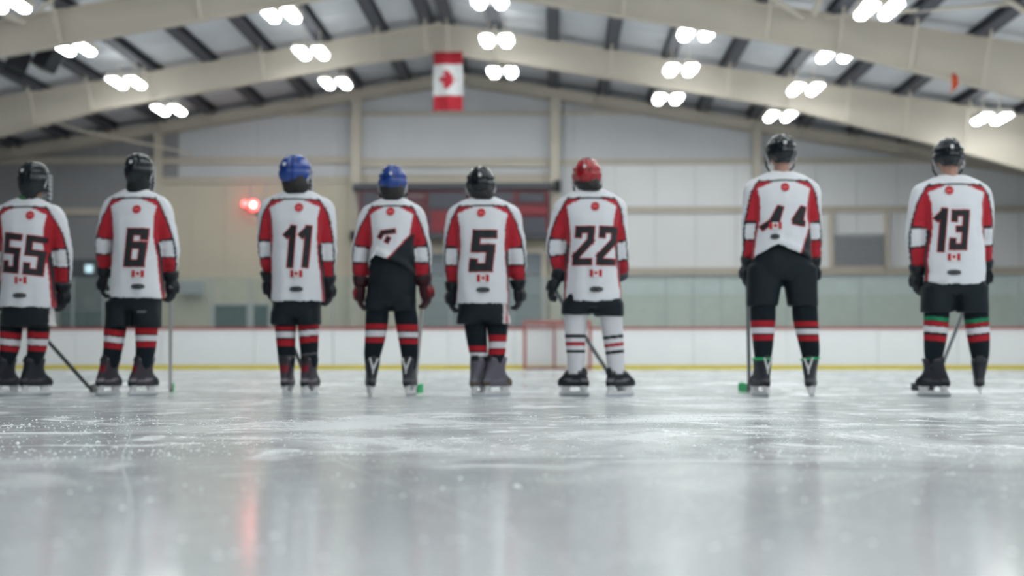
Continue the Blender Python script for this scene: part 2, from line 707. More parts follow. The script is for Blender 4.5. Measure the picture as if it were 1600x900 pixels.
pipe('brace_pipe', [at(1292, -30, 26.0), at(1272, 22, 29.6)], .07, CREAM, 'thick cream brace meeting the near frame at top right', 'brace')
pipe('brace_pipe', [at(1195, -10, 27.0), at(1256, 28, 29.75)], .055, CREAM, 'thin cream brace slanting down right to the near frame', 'brace')
pipe('brace_pipe', [at(1290, 26, 29.6), at(1610, 4, 27.5)], .045, CREAM, 'long level cream pipe behind the topmost right ceiling light', 'brace')
pipe('brace_pipe', [at(1560, -10, 26.5), at(1620, 30, 26.9)], .06, CREAM, 'cream brace cut by the top right corner', 'brace')
pipe('brace_pipe', [at(-20, 10, 28.5), at(38, 36, 29.7)], .07, CREAM, 'thick cream brace in the top left corner', 'brace')
pipe('brace_pipe', [at(92, -10, 28.0), at(46, 30, 29.7)], .04, CREAM, 'thin dark-lit brace slanting left in the top left corner', 'brace')
pipe('conduit_pipe', [at(-20, 160, 38.0), at(130, 205, 40.5), at(300, 240, 42.8)], .03, CREAM, 'thin pale pipe running under the dark roof at the left', 'pipe')

# ------------------------------------------------------------------ ceiling lights
ROWY = [39.0, 35.05, 31.1, 27.1, 23.15, 19.2, 15.2, 11.3, 7.3, 3.4, -0.6, -4.5, -8.5]
COLX = [(-10.7, 6.9), (-6.05, 7.62), (-1.42, 7.9), (3.14, 7.14), (6.2, 6.64), (10.75, 5.88)]
COLN = ['leftmost row', 'second row from the left', 'middle row right of the flag', 'fourth row from the left', 'fifth row from the left', 'rightmost row']
ROWN = ['farthest from the viewer', 'second farthest', 'third farthest', 'nearest in view']


def make_light():
    root = empty('ceiling_light')
    bxo('housing', (-.40, -.52, .05), (.40, .52, .14), CREAM, root, .01)
    bxo('added_fill_panel', (-.36, -.48, .142), (.36, .48, .150), ROOFFILL, root)  # unseen glowing panel added on top of the housing to brighten the roof
    for s in (-1, 1):
        bm = bmesh.new()
        tube(bm, [(s * .2, 0, .13), (s * .2, 0, .6)], .012, 6)
        obj('hanger', bm, CREAM, root)
        bm = bmesh.new()
        xc = s * .235
        for a0, a1 in (((-.17, 0), (-.12, .055)), ((.12, .055), (.17, 0))):
            pts = [(xc + a0[0], a0[1]), (xc + a1[0], a1[1]), (xc + a1[0], a1[1] + .008), (xc + a0[0], a0[1] + .008)]
            prism(bm, pts, -.5, .5)
        obj('reflector', bm, ALU, root)
        bm = bmesh.new()
        prism(bm, [(xc - .11, .03), (xc - .105, -.02), (xc - .06, -.06), (xc + .06, -.06), (xc + .105, -.02), (xc + .11, .03)], -.46, .46)
        bmesh.ops.recalc_face_normals(bm, faces=bm.faces[:])
        obj('lamp', bm, LAMPM, root)
    return root


def copy_tree(o, parent=None):
    c = o.copy()
    C.objects.link(c)
    if parent is not None:
        c.parent = parent
    for ch in o.children:
        copy_tree(ch, c)
    return c


proto = make_light()
first = True
for ri, Y in enumerate(ROWY):
    for ci, (lx, lh) in enumerate(COLX):
        if (ri == 0 and ci == 5) or (ri > 4 and ci == 0) or (ri > 6 and ci == 1):
            continue          # lamps left out near left to dim that side, and one far right
        o = proto if first else copy_tree(proto)
        first = False
        o.location = (lx, Y, lh + CAM.z)
        vis = (ri < 3) or (ri == 3 and ci in (0, 4))
        if ci == 5 and ri != 1:
            vis = False
        if vis:
            tag(o, 'twin-lamp ceiling light, %s, %s' % (COLN[ci], ROWN[ri]), 'ceiling light', 'ceiling lights in rows')
        else:
            tag(o, 'twin-lamp ceiling light outside or hidden in the picture', 'ceiling light', 'ceiling lights out of view')

# ------------------------------------------------------------------ boards and glass
boards = empty('rink_boards', (0, YB, 0))
tag(boards, 'white rink boards with red cap rail, yellow kick strip and glass', 'rink boards')
BX0, BX1 = -20.0, 15.0
edges_px = [-330, -190, -55, 117, 251, 397, 520, 640, 700, 803, 940, 1083, 1230, 1372, 1497, 1640, 1780]
exs = [at(p, 560, YB).x for p in edges_px]
for k, (x0, x1) in enumerate(zip(exs, exs[1:])):
    bxo('board_panel', (x0 + .006, 0, .10), (x1 - .006, .10, 1.04), BOARD, boards)
    bxo('kick_plate', (x0 + .002, -.02, 0), (x1 - .002, .05, .105), BYEL, boards)
    bxo('cap_rail', (x0 + .002, -.03, 1.04), (x1 - .002, .13, 1.09), BRED, boards)
# glass panes, each between posts
gl_px = [-330, -200, -60, 113, 161, 330, 390, 520, 640, 703, 801, 850, 960, 1041, 1083, 1127, 1230, 1345, 1480, 1593, 1720]
gxs = [at(p, 470, YB).x for p in gl_px]
for k, gx in enumerate(gxs):
    ztop = 2.42 if k < 4 or k > 11 else 2.40
    bxo('glass_post', (gx - .022, .02, 1.09), (gx + .022, .07, ztop), POSTM, boards)
for k, (x0, x1) in enumerate(zip(gxs, gxs[1:])):
    bxo('glass_pane', (x0 + .02, .035, 1.09), (x1 - .02, .050, 2.42), GLASS, boards)

# goal in front of the boards
g0, g1 = at(820, 577, 36.2), at(922, 577, 36.2)
goal = empty('hockey_goal', ((g0.x + g1.x) / 2, 36.2, 0))
tag(goal, 'red hockey goal with white net against the boards', 'hockey goal')
GW = (g1.x - g0.x) / 2
GRED = mat('goal_red', rgb(158, 92, 88), 0.45)
for s in (-1, 1):
    bm = bmesh.new()
    tube(bm, [(s * GW, 0, 0), (s * GW, 0, 1.2)], .042, 10)
    obj('goal_post', bm, GRED, goal)
bm = bmesh.new()
tube(bm, [(-GW - .03, 0, 1.2), (GW + .03, 0, 1.2)], .042, 10)
obj('crossbar', bm, GRED, goal)
bm = bmesh.new()
tube(bm, [(-GW, 0, .03), (-GW * .9, .5, .03), (-GW * .5, .72, .03), (GW * .5, .72, .03), (GW * .9, .5, .03), (GW, 0, .03)], .035, 8)
tube(bm, [(-GW, 0, 1.18), (-GW * .8, .38, 1.16), (0, .5, 1.16), (GW * .8, .38, 1.16), (GW, 0, 1.18)], .025, 8)
tube(bm, [(-.08, .5, 1.16), (-.08, .72, .03)], .03, 8)
obj('back_frame', bm, GRED, goal)
bm = bmesh.new()
for k in range(19):
    t = -1 + 2 * k / 18
    yb = .38 + .34 * math.cos(t * 1.2)
    tube(bm, [(t * GW, .5 * math.cos(t * 1.4), 1.17), (t * GW, yb * math.cos(t), .05)], .006, 4)
for k in range(12):
    z = .08 + k * .095
    tube(bm, [(t * GW, (.72 - .2 * z) * math.cos(t * 1.35), z) for t in [-1 + q / 5 for q in range(11)]], .006, 4)
for k in range(6):
    tube(bm, [(-GW + .02, .07 * k, 1.19), (GW - .02, .07 * k, 1.19)], .006, 4)
tag(obj('netting', bm, NETM, goal), kind='stuff')

# ------------------------------------------------------------------ things on the end wall
YS = YW - .75
p0, p1 = at(553, 373, YS), at(862, 286, YS)
sb = empty('scoreboard', ((p0.x + p1.x) / 2, YS, p0.z))
tag(sb, 'dark maroon scoreboard with grey displays on the end wall', 'scoreboard')


def srect(name, px0, px1, py0, py1, d0, d1, mt, parent=sb):
    a_, b_ = at(px0, py1, YS), at(px1, py0, YS)
    o_ = sb.location
    return bxo(name, (a_.x - o_.x, d0, a_.z - o_.z), (b_.x - o_.x, d1, b_.z - o_.z), mt, parent, .008)


srect('panel', 560, 858, 296, 372, 0, .3, SCOREF)
srect('top_bar', 551, 864, 286, 297, -.10, .3, SCOREL)
srect('bottom_bar', 560, 858, 365, 373, -.05, .3, SCOREL)
for (u0, u1, v0, v1, mt) in ((568, 590, 300, 326, SCORED), (670, 728, 301, 326, SCORED), (674, 712, 330, 362, SCORER), (738, 800, 300, 314, SCORED),
                             (812, 851, 302, 316, SCORED), (818, 853, 340, 364, SCORED), (810, 853, 322, 335, SCORER), (566, 600, 332, 362, SCORED),
                             (770, 804, 330, 362, SCORED), (606, 640, 330, 362, SCORED)):
    srect('display', u0, u1, v0, v1, -.03, .02, mt)
for (u0, u1, v0, v1) in ((564, 856, 297.5, 299.5), (664, 666, 298, 366), (806, 808, 298, 366), (853.5, 856, 298, 366), (806, 856, 318, 320), (806, 856, 336, 338), (732, 734, 298, 366)):
    srect('red_border', u0, u1, v0, v1, -.045, .02, SCORER)
for k in range(7):
    srect('pale_lettering', 640 + k * 3.6, 642.4 + k * 3.6, 304.5, 308, -.02, .01, PALE)

# wide grey door under the scoreboard
YD = YW - .16
p0, p1 = at(658, 560, YD), at(846, 396, YD)
dr = empty('door_1', ((p0.x + p1.x) / 2, YD, 0))
tag(dr, 'wide blue-grey sectional door under the scoreboard', kind='structure')
hw = (p1.x - p0.x) / 2
for k in range(5):
    z0, z1 = p1.z * k / 5, p1.z * (k + 1) / 5
    bxo('door_section', (-hw, 0, z0 + .008), (hw, .06, z1 - .008), DGREY, dr, .01)
for s in (-1, 1):
    bxo('door_jamb', (s * (hw + .08) - .08, -.06, 0), (s * (hw + .08) + .08, .06, p1.z + .12), CREAM, dr)
bxo('door_head', (-hw, -.06, p1.z), (hw, .06, p1.z + .12), CREAM, dr)

# framed louvre on the right
p0, p1 = at(1300, 419, YW - .2), at(1386, 331, YW - .2)
lv = empty('wall_louver', ((p0.x + p1.x) / 2, YW - .2, p0.z))
tag(lv, 'grey slatted louver in a cream frame on the right wall', 'vent')
w_, h_ = (p1.x - p0.x) / 2, p1.z - p0.z
for s in (-1, 1):
    bxo('frame', (s * w_ - .07, 0, -.05), (s * w_ + .07, .18, h_), CREAM, lv)
bxo('frame', (-w_, 0, -.05), (w_, .18, .06), CREAM, lv)
bxo('backing', (-w_ + .1, .08, .06), (w_ - .1, .14, h_ * .62), LOUV, lv)
for k in range(7):
    z = .10 + k * (h_ * .55) / 7
    bm = bmesh.new()
    prism_pts = [(-.03, z), (.07, z + .09)]
    vs = box(bm, (-w_ + .1, 0, 0), (w_ - .1, .012, .14))
    bmesh.ops.rotate(bm, verts=vs, cent=(0, 0, 0), matrix=Matrix.Rotation(-.7, 3, 'X'))
    bmesh.ops.translate(bm, verts=vs, vec=(0, -.02, z))
    obj('slat', bm, LOUV, lv)

# goal light
p = at(396, 321, YW - .45)
gl = empty('goal_light', p)
tag(gl, 'glowing red goal light on the cream wall', 'goal light')
bxo('mount_box', (-.14, .10, -.16), (.14, .34, .20), ALU, gl, .02)
bm = bmesh.new()
bmesh.ops.create_uvsphere(bm, u_segments=16, v_segments=10, radius=.17)
smo = obj('red_lens', bm, REDGLOW, gl)
smooth(smo.data)
bm = bmesh.new()
bmesh.ops.create_uvsphere(bm, u_segments=12, v_segments=8, radius=.075, matrix=Matrix.Translation((.02, -.12, .0)))
obj('bulb', bm, REDLENS, gl)
bm = bmesh.new()
bmesh.ops.create_uvsphere(bm, u_segments=12, v_segments=8, radius=.09, matrix=Matrix.Translation((-.27, .02, .06)))
obj('side_lens', bm, REDGLOW, gl)
bm = bmesh.new()
tube(bm, [(-.15, .28, .15), (-.15, .28, .75)], .02, 6)
tube(bm, [(.30, .28, .15), (.30, .28, .75)], .02, 6)
obj('conduit', bm, ALU, gl)
bm = bmesh.new()
tube(bm, [(.34 * math.sin(a_), .22, -.12 - .34 * math.cos(a_)) for a_ in [-2.2 + 4.4 * q / 14 for q in range(15)]], .018, 6)
obj('guard_hoop', bm, ALU, gl)

# teal windows, dark doorway and odds and ends on the left
for px0, px1, lab, wn in ((333, 388, 'dark teal window behind the left boards', 'window_1'), (394, 421, 'narrow dark teal window next to the wide one', 'window_2')):
    a_, b_ = at(px0, 530, YW - .2), at(px1, 474, YW - .2)
    w = empty(wn, ((a_.x + b_.x) / 2, YW - .2, a_.z))
    tag(w, lab, kind='structure')
    ww, hh = (b_.x - a_.x) / 2, b_.z - a_.z
    bxo('pane', (-ww + .04, .02, .04), (ww - .04, .04, hh - .04), TEAL, w)
    for s in (-1, 1):
        bxo('window_frame', (s * ww - .04, 0, 0), (s * ww + .04, .08, hh), ALU, w)
    bxo('window_frame', (-ww, 0, hh - .05), (ww, .08, hh), ALU, w)
    bxo('window_frame', (-ww, 0, 0), (ww, .08, .05), ALU, w)
a_, b_ = at(92, 560, YW - .2), at(166, 405, YW - .2)
dw = empty('door_2', ((a_.x + b_.x) / 2, YW - .2, 0))
tag(dw, 'dark doorway with teal lower half behind the left boards', kind='structure')
ww = (b_.x - a_.x) / 2
DKG = mat('door_dark_grey', rgb(92, 98, 104), 0.6)
bxo('door_upper', (-ww, 0, 1.75), (ww, .12, b_.z), DKG, dw)
bxo('door_leaf', (-ww, 0, 0), (-.01, .12, 1.74), TEAL, dw)
bxo('door_leaf', (.01, 0, 0), (ww, .12, 1.74), TEAL, dw)
p = at(139, 420, YW - .3)
sg = empty('exit_sign', p)
tag(sg, 'small pale blue lit sign on the dark wall at left', 'sign')
bxo('sign_case', (-.13, 0, -.13), (.13, .09, .13), ALU, sg, .01)
bxo('sign_face', (-.11, -.015, -.11), (.11, 0, .11), BLUEGLOW, sg)
a_, b_ = at(280, 461, YW - .5), at(318, 438, YW - .5)
ht = empty('wall_heater', ((a_.x + b_.x) / 2, YW - .5, a_.z))
tag(ht, 'grey wall heater box beside the player in jersey 6', 'heater')
ww, hh = (b_.x - a_.x) / 2, b_.z - a_.z
bxo('case', (-ww, 0, 0), (ww, .4, hh), LOUV, ht, .02)
for k in range(4):
    bxo('grille_bar', (-ww + .03, -.02, .05 + k * .1), (ww - .03, .01, .09 + k * .1), ALU, ht)
for (px, py, sz, lab) in ((871, 290, .17, 'small black box on the column beside the red helmet'), (551, 368, .14, 'small black box on the column left of the scoreboard')):
    p = at(px, py, YW - .55)
    bx = empty('wall_speaker', p)
    tag(bx, lab, 'speaker')
    bxo('case', (-sz * .6, 0, -sz), (sz * .6, .2, sz), BLACK, bx, .01)
    bxo('grille', (-sz * .5, -.012, -sz * .85), (sz * .5, 0, sz * .85), STRAP, bx)
    bxo('bracket', (-.03, .15, -.03), (.03, .25, .03), ALU, bx)

# two black loudspeakers under the roof
for px, py, rz, lab in ((27, 98, .5, 'left of two black loudspeakers hanging under the roof'), (75, 92, -.4, 'right of two black loudspeakers hanging under the roof')):
    p = at(px, py, 33.0)
    sp = empty('hanging_speaker', p)
    tag(sp, lab, 'speaker', 'loudspeakers under the roof')
    M = Matrix.Rotation(rz, 4, 'Z') @ Matrix.Rotation(.5, 4, 'Y') @ Matrix.Rotation(-.3, 4, 'X')
    sp.rotation_euler = (-.3, .35, rz)
    bxo('cabinet', (-.25, -.19, -.27), (.25, .19, .27), BLACK, sp, .02)
    bxo('grille', (-.23, -.21, -.25), (.23, -.19, .25), STRAP, sp, .006)
    bm = bmesh.new()
    tube(bm, [(0, 0, .2), (.1, .1, 1.25)], .02, 6)
    obj('hanger', bm, STRAP, sp)

# orange ribbon on the near frame
p = at(1490, 128, 29.75)
bm = bmesh.new()
for k, (dx, dz, hh_, ww) in enumerate(((0, .05, .12, .07), (.03, -.06, .10, .05), (-.03, -.1, .12, .04))):
    tube(bm, [(dx, 0, dz + hh_), (dx + .03, -.03, dz + .02), (dx - .02, .01, dz - hh_)], [ww * .5, ww, ww * .3], 8, .35)
tag(obj('ribbon', bm, ORANGE, loc=p), 'orange ribbon tied under the near roof frame', 'ribbon')

# ------------------------------------------------------------------ flag under the ridge
YF = 36.4
a_, b_ = at(677, 173, YF), at(723, 80, YF)
FW, FH = b_.x - a_.x, b_.z - a_.z
flag = empty('hanging_flag', (a_.x + FW / 2, YF, a_.z))
tag(flag, 'red and white maple leaf flag hanging upright from the ridge', 'flag')


def fy(u, v):
    return .03 * math.sin(u * 9 + v * 2) + .02 * math.sin(v * 7 + 1)


LEAF = [(0, 1.0), (.16, .68), (.32, .76), (.26, .28), (.52, .52), (.58, .38), (.88, .44), (.76, .16), (.9, .04), (.42, -.36), (.48, -.52), (.04, -.46), (.04, -1.0)]
LEAF = LEAF + [(-x_, y_) for x_, y_ in LEAF[::-1]][1 if False else 0:]


def inside(poly, x_, y_):
    r = False
    j = len(poly) - 1
    for i_ in range(len(poly)):
        xi, yi = poly[i_]
        xj, yj = poly[j]
        if (yi > y_) != (yj > y_) and x_ < (xj - xi) * (y_ - yi) / (yj - yi) + xi:
            r = not r
        j = i_
    return r


NU, NV = 36, 72
FRED, FWHT = rgb(158, 26, 42), rgb(196, 198, 200)
for name, v0, v1 in (('red_band', 0, .255), ('white_field', .255, .78), ('red_band', .78, 1.0)):
    bm = bmesh.new()
    grid = []
    nv = int(NV * (v1 - v0)) + 1
    for jv in range(nv + 1):
        v = v0 + (v1 - v0) * jv / nv
        grid.append([bm.verts.new(((iu / NU - .5) * FW, fy(iu / NU, v), v * FH)) for iu in range(NU + 1)])
    for jv in range(nv):
        for iu in range(NU):
            bm.faces.new((grid[jv][iu], grid[jv][iu + 1], grid[jv + 1][iu + 1], grid[jv + 1][iu]))
    o = obj(name, bm, CLOTH, flag)
    sc = FW * .36

    def fc(co, n_, name=name):
        if name == 'red_band':
            return FRED
        lx, ly = co.x / sc, (co.z - .52 * FH) / sc
        return FRED if inside(LEAF, ly * .95, -lx) else FWHT
    set_col(o.data, fc)
    smooth(o.data)
    sd = o.modifiers.new('thick', 'SOLIDIFY')
    sd.thickness = .004
bxo('flag_pole', (-FW / 2, -.02, FH - .01), (FW / 2, .02, FH + .02), CREAM, flag)

# ------------------------------------------------------------------ players
YP = 10.5
WHITE = rgb(222, 224, 230)
RED = rgb(172, 30, 46)
BLK = rgb(14, 26, 34)
NAVY = rgb(8, 22, 30)
TH = .19


def digit(ch):
    W = .62
    l, r, t, b = .105, W - .105, .895, .105
    D = {
        '5': (W, [[(W, t), (l, t), (l, .56), (r, .56), (r, b), (l, b), (l, .30)]]),
        '6': (W, [[(r, .70), (r, t), (l, t), (l, b), (r, b), (r, .56), (l, .56)]]),
        '1': (.36, [[(.25, 0), (.25, 1)], [(0, .74), (.25, .93)]]),
        '2': (W, [[(l, .70), (l, t), (r, t), (r, .62), (l, .25), (l, b), (W, b)]]),
        '3': (W, [[(l, .70), (l, t), (r, t), (r, b), (l, b), (l, .30)], [(r, .52), (.2, .52)]]),
        '4': (W, [[(.40, 0), (.40, 1)], [(.40, .95), (.06, .34)], [(0, .30), (W, .30)]]),
        '7': (W, [[(0, t), (r, t), (.26, 0)]]),
    }
    return D[ch]


def ribbons(bm, polys, width, ext, proj, grow=0.0):
    """flat strips along 2D polylines laid on the jersey by proj(x, z)"""
    for pl in polys:
        for i_ in range(len(pl) - 1):
            p_, q_ = Vector(pl[i_]), Vector(pl[i_ + 1])
            d = (q_ - p_)
            L_ = d.length
            d = d / L_
            nrm = Vector((-d.y, d.x))
            e0 = (width / 2 if i_ > 0 else 0) + grow
            e1 = (width / 2 if i_ < len(pl) - 2 else 0) + grow
            p2, q2 = p_ - d * e0, q_ + d * e1
            n1 = max(2, int((q2 - p2).length / .012))
            n2 = 5
            g = []
            for a_ in range(n1 + 1):
                row = []
                for c_ in range(n2 + 1):
                    P_ = p2.lerp(q2, a_ / n1) + nrm * (c_ / n2 - .5) * (width + 2 * grow)
                    row.append(bm.verts.new(proj(P_.x, P_.y)))
                g.append(row)
            for a_ in range(n1):
                for c_ in range(n2):
                    bm.faces.new((g[a_][c_], g[a_ + 1][c_], g[a_ + 1][c_ + 1], g[a_][c_ + 1]))


def sgn_dist_line(p_, a_, b_):
    d = b_ - a_
    return (d.x * (p_.y - a_.y) - d.y * (p_.x - a_.x)) / d.length


def build_skate(parent, L, px, ankle, yaw, style, roll=0.0, scale=1.0):
    base = L(px, 620, 0)
    base.z = 0
    c_main, c_heel, c_trim = style['boot']
    S = scale
    M = Matrix.Translation(base) @ Matrix.Rotation(-math.radians(yaw), 4, 'Z') @ Matrix.Rotation(math.radians(roll), 4, 'Y')
    top = style.get('cuff', .285)
    an = M.inverted() @ ankle

    def lean(bm_):
        # the shaft of the boot leans with the shin
        for v in bm_.verts:
            f = max(0.0, (v.co.z - .12) / (.275 - .12))
            v.co.x += an.x * f
            v.co.y += (an.y + .012) * f
    secs = [(.078, -.105, .165, .034), (.086, -.112, .172, .041), (.105, -.114, .176, .044), (.130, -.110, .165, .043), (.150, -.104, .130, .045), (.175, -.098, .098, .050),
            (.205, -.090, .080, .056), (.24, -.088, .076, .062), (top, -.090, .080, .066), (top + .010, -.084, .074, .061)] if top > .24 else [(.078, -.105, .165, .034), (.086, -.112, .172, .041), (.105, -.114, .176, .044), (.130, -.108, .165, .044), (.150, -.098, .130, .048), (top, -.090, .090, .060), (top + .01, -.082, .08, .054)]
    bm = bmesh.new()
    rings = []
    for (h, x0, x1, w) in secs:
        rings.append((Vector((0, (x0 + x1) / 2 * S, h)), Vector((w * S, 0, 0)), Vector((0, (x1 - x0) / 2 * S, 0)), 2.5))
    loft(bm, rings, 28)
    bmesh.ops.recalc_face_normals(bm, faces=bm.faces[:])
    bmesh.ops.subdivide_edges(bm, edges=bm.edges[:], cuts=1, use_grid_fill=True)
    lean(bm)
    bmesh.ops.transform(bm, matrix=M, verts=bm.verts[:])
    boot = obj('skate', bm, LEATHER, parent)
    smooth(boot.data)
    Mi = M.inverted()

    def col(co, n_):
        q = Mi @ co
        if q.z > top - .012:
            return c_trim
        if q.y < -.06 * S and q.z < .135:
            return c_heel if abs(q.z - .125) > .008 else c_trim
        if q.y > .10 * S and q.z < .14:
            return c_heel
        if abs(q.z - .115 - .1 * (q.y + .05)) < .008 and -.05 < q.y < .08:
            return c_trim
        if style.get('redheel') and q.y < -.06 and .18 < q.z < .235:
            return rgb(120, 26, 38)
        return c_main
    set_col(boot.data, col)

    def sub(name, bm_, mt):
        lean(bm_)
        bmesh.ops.transform(bm_, matrix=M, verts=bm_.verts[:])
        o_ = obj(name, bm_, mt, boot)
        return o_
    # holder: two towers and a bridge
    bm = bmesh.new()
    for (ya, yb) in ((-.100, -.030), (.060, .150)):
        rr = [(Vector((0, (ya + yb) / 2 * S, .082)), Vector((.030, 0, 0)), Vector((0, (yb - ya) / 2 * S, 0)), 3),
              (Vector((0, (ya + yb) / 2 * S, .055)), Vector((.016, 0, 0)), Vector((0, (yb - ya) / 2 * S * .85, 0)), 3),
              (Vector((0, (ya + yb) / 2 * S, .026)), Vector((.009, 0, 0)), Vector((0, (yb - ya) / 2 * S * 1.05, 0)), 4)]
        loft(bm, rr, 14)
    box(bm, (-.009, -.105 * S, .024), (.009, .155 * S, .042))
    bmesh.ops.recalc_face_normals(bm, faces=bm.faces[:])
    sub('blade_holder', bm, HOLDER)
    bm = bmesh.new()
    pts = [(-.125, .022), (-.118, .006), (-.09, .0), (.13, .0), (.16, .008), (.168, .026), (.15, .028), (-.11, .028)]
    a0 = [bm.verts.new((-.002, y_ * S, z_)) for y_, z_ in pts]
    b0 = [bm.verts.new((.002, y_ * S, z_)) for y_, z_ in pts]
    bm.faces.new(a0)
    bm.faces.new(b0[::-1])
    for k in range(len(pts)):
        bm.faces.new((a0[k], b0[k], b0[(k + 1) % len(pts)], a0[(k + 1) % len(pts)]))
    bmesh.ops.recalc_face_normals(bm, faces=bm.faces[:])
    sub('blade', bm, STEEL)
    bm = bmesh.new()
    for k in range(6):
        z_ = .145 + k * .022
        y_ = interp([(.13, .12), (.15, .105), (.175, .078), (.205, .078), (.24, .074), (.30, .078)], z_) * S
        tube(bm, [(-.022, y_ - .012, z_), (0, y_ + .006, z_ + .004), (.022, y_ - .012, z_ + .008)], .004, 5)
    sub('lace', bm, HOLDER if style.get('lace', 1) else STICKB)
    # tendon guard behind the ankle
    bm = bmesh.new()
    tg = [(Vector((0, -.084 * S, top - .02)), Vector((.036, 0, 0)), Vector((0, .014, 0)), 2.4),
          (Vector((0, -.082 * S, top + .012)), Vector((.031, 0, 0)), Vector((0, .012, 0)), 2.4),
          (Vector((0, -.078 * S, top + .030)), Vector((.018, 0, 0)), Vector((0, .008, 0)), 2.4)]
    loft(bm, tg, 14)
    bmesh.ops.recalc_face_normals(bm, faces=bm.faces[:])
    sub('tendon_guard', bm, style.get('guard', STRAP))
    if style.get('vee'):
        bm = bmesh.new()
        for s in (-1, 1):
            tube(bm, [(s * .030, -.092 * S, top + .012), (0, -.094 * S, top - .075)], .008, 6)
        tube(bm, [(0, -.094 * S, top - .07), (0, -.097 * S, top - .105)], .006, 6)
        sub('heel_stripe', bm, HOLDER)
    if style.get('green'):
        bm = bmesh.new()
        a_ = [Vector((.064 * math.cos(t), -.005 + .078 * math.sin(t), top + .005)) for t in [2 * math.pi * k / 24 for k in range(25)]]
        tube(bm, a_, .010, 6)
        sub('ankle_tape', bm, GREEN)
    return boot


def build_glove(parent, wrist, direction, side, cols, G=1.1):
    """side -1 left in the picture, +1 right; fingers curl forward and inward"""
    c_main, c_trim = cols[0], cols[1]
    d = direction.normalized()
    out = Vector((side, -.25, 0))
    out = (out - d * out.dot(d)).normalized()      # back of the hand faces outward
    fwd = d.cross(out)
    if fwd.y < 0:
        fwd = -fwd                                   # thumb side, away from the viewer
    bm = bmesh.new()
    w = wrist + d * .062
    # cuff
    loft(bm, [(w - d * .052, fwd * .062, out * .056, 2.4), (w - d * .03, fwd * .060, out * .053, 2.4), (w + d * .0, fwd * .052, out * .044, 2.4), (w + d * .012, fwd * .046, out * .036, 2.4)], 18)
    # palm block with padded back
    loft(bm, [(w + d * .0, fwd * .040, out * .030, 2.6), (w + d * .03, fwd * .050, out * .034, 3), (w + d * .07, fwd * .052, out * .033, 3), (w + d * .098, fwd * .046, out * .026, 3)], 18)
    for k in range(4):
        q = w + d * .012 + out * .022 + fwd * (-.036 + k * .024)
        tube(bm, [q, q + d * .04 + out * .008, q + d * .08], [.010, .013, .010], 8)
    # four fingers
    lens = [.085, .096, .092, .074]
    for k in range(4):
        root = w + d * .092 + fwd * (.036 - k * .024)
        l_ = lens[k]
        p1 = root + d * l_ * .28 - out * .010
        p2 = p1 + d * l_ * .24 - out * l_ * .24
        p3 = p2 - out * l_ * .30 - d * l_ * .06
        tube(bm, [root - d * .01, root, p1, p2, p3], [.011, .0135, .0135, .013, .009], 8)
    # thumb leaves the side of the palm
    t0 = w + d * .035 + fwd * .040 - out * .008
    t1 = t0 + d * .035 + fwd * .030 - out * .012
    t2 = t1 + d * .034 + fwd * .004 - out * .020
    tube(bm, [t0, t1, t2], [.015, .016, .011], 8)
    bmesh.ops.recalc_face_normals(bm, faces=bm.faces[:])
    bmesh.ops.scale(bm, vec=(G, G, G), verts=bm.verts[:], space=Matrix.Translation(-w))
    o = obj('glove', bm, GLOVEM, parent)
    smooth(o.data)

    def col(co, n_):
        t = (co - w).dot(d) / G
        oo = (co - w).dot(out) / G
        if t < -.044:
            return c_trim
        if oo > .026 and .02 < t < .085:
            return cols[2] if len(cols) > 2 else c_main
        return c_main
    set_col(o.data, col)
    return o


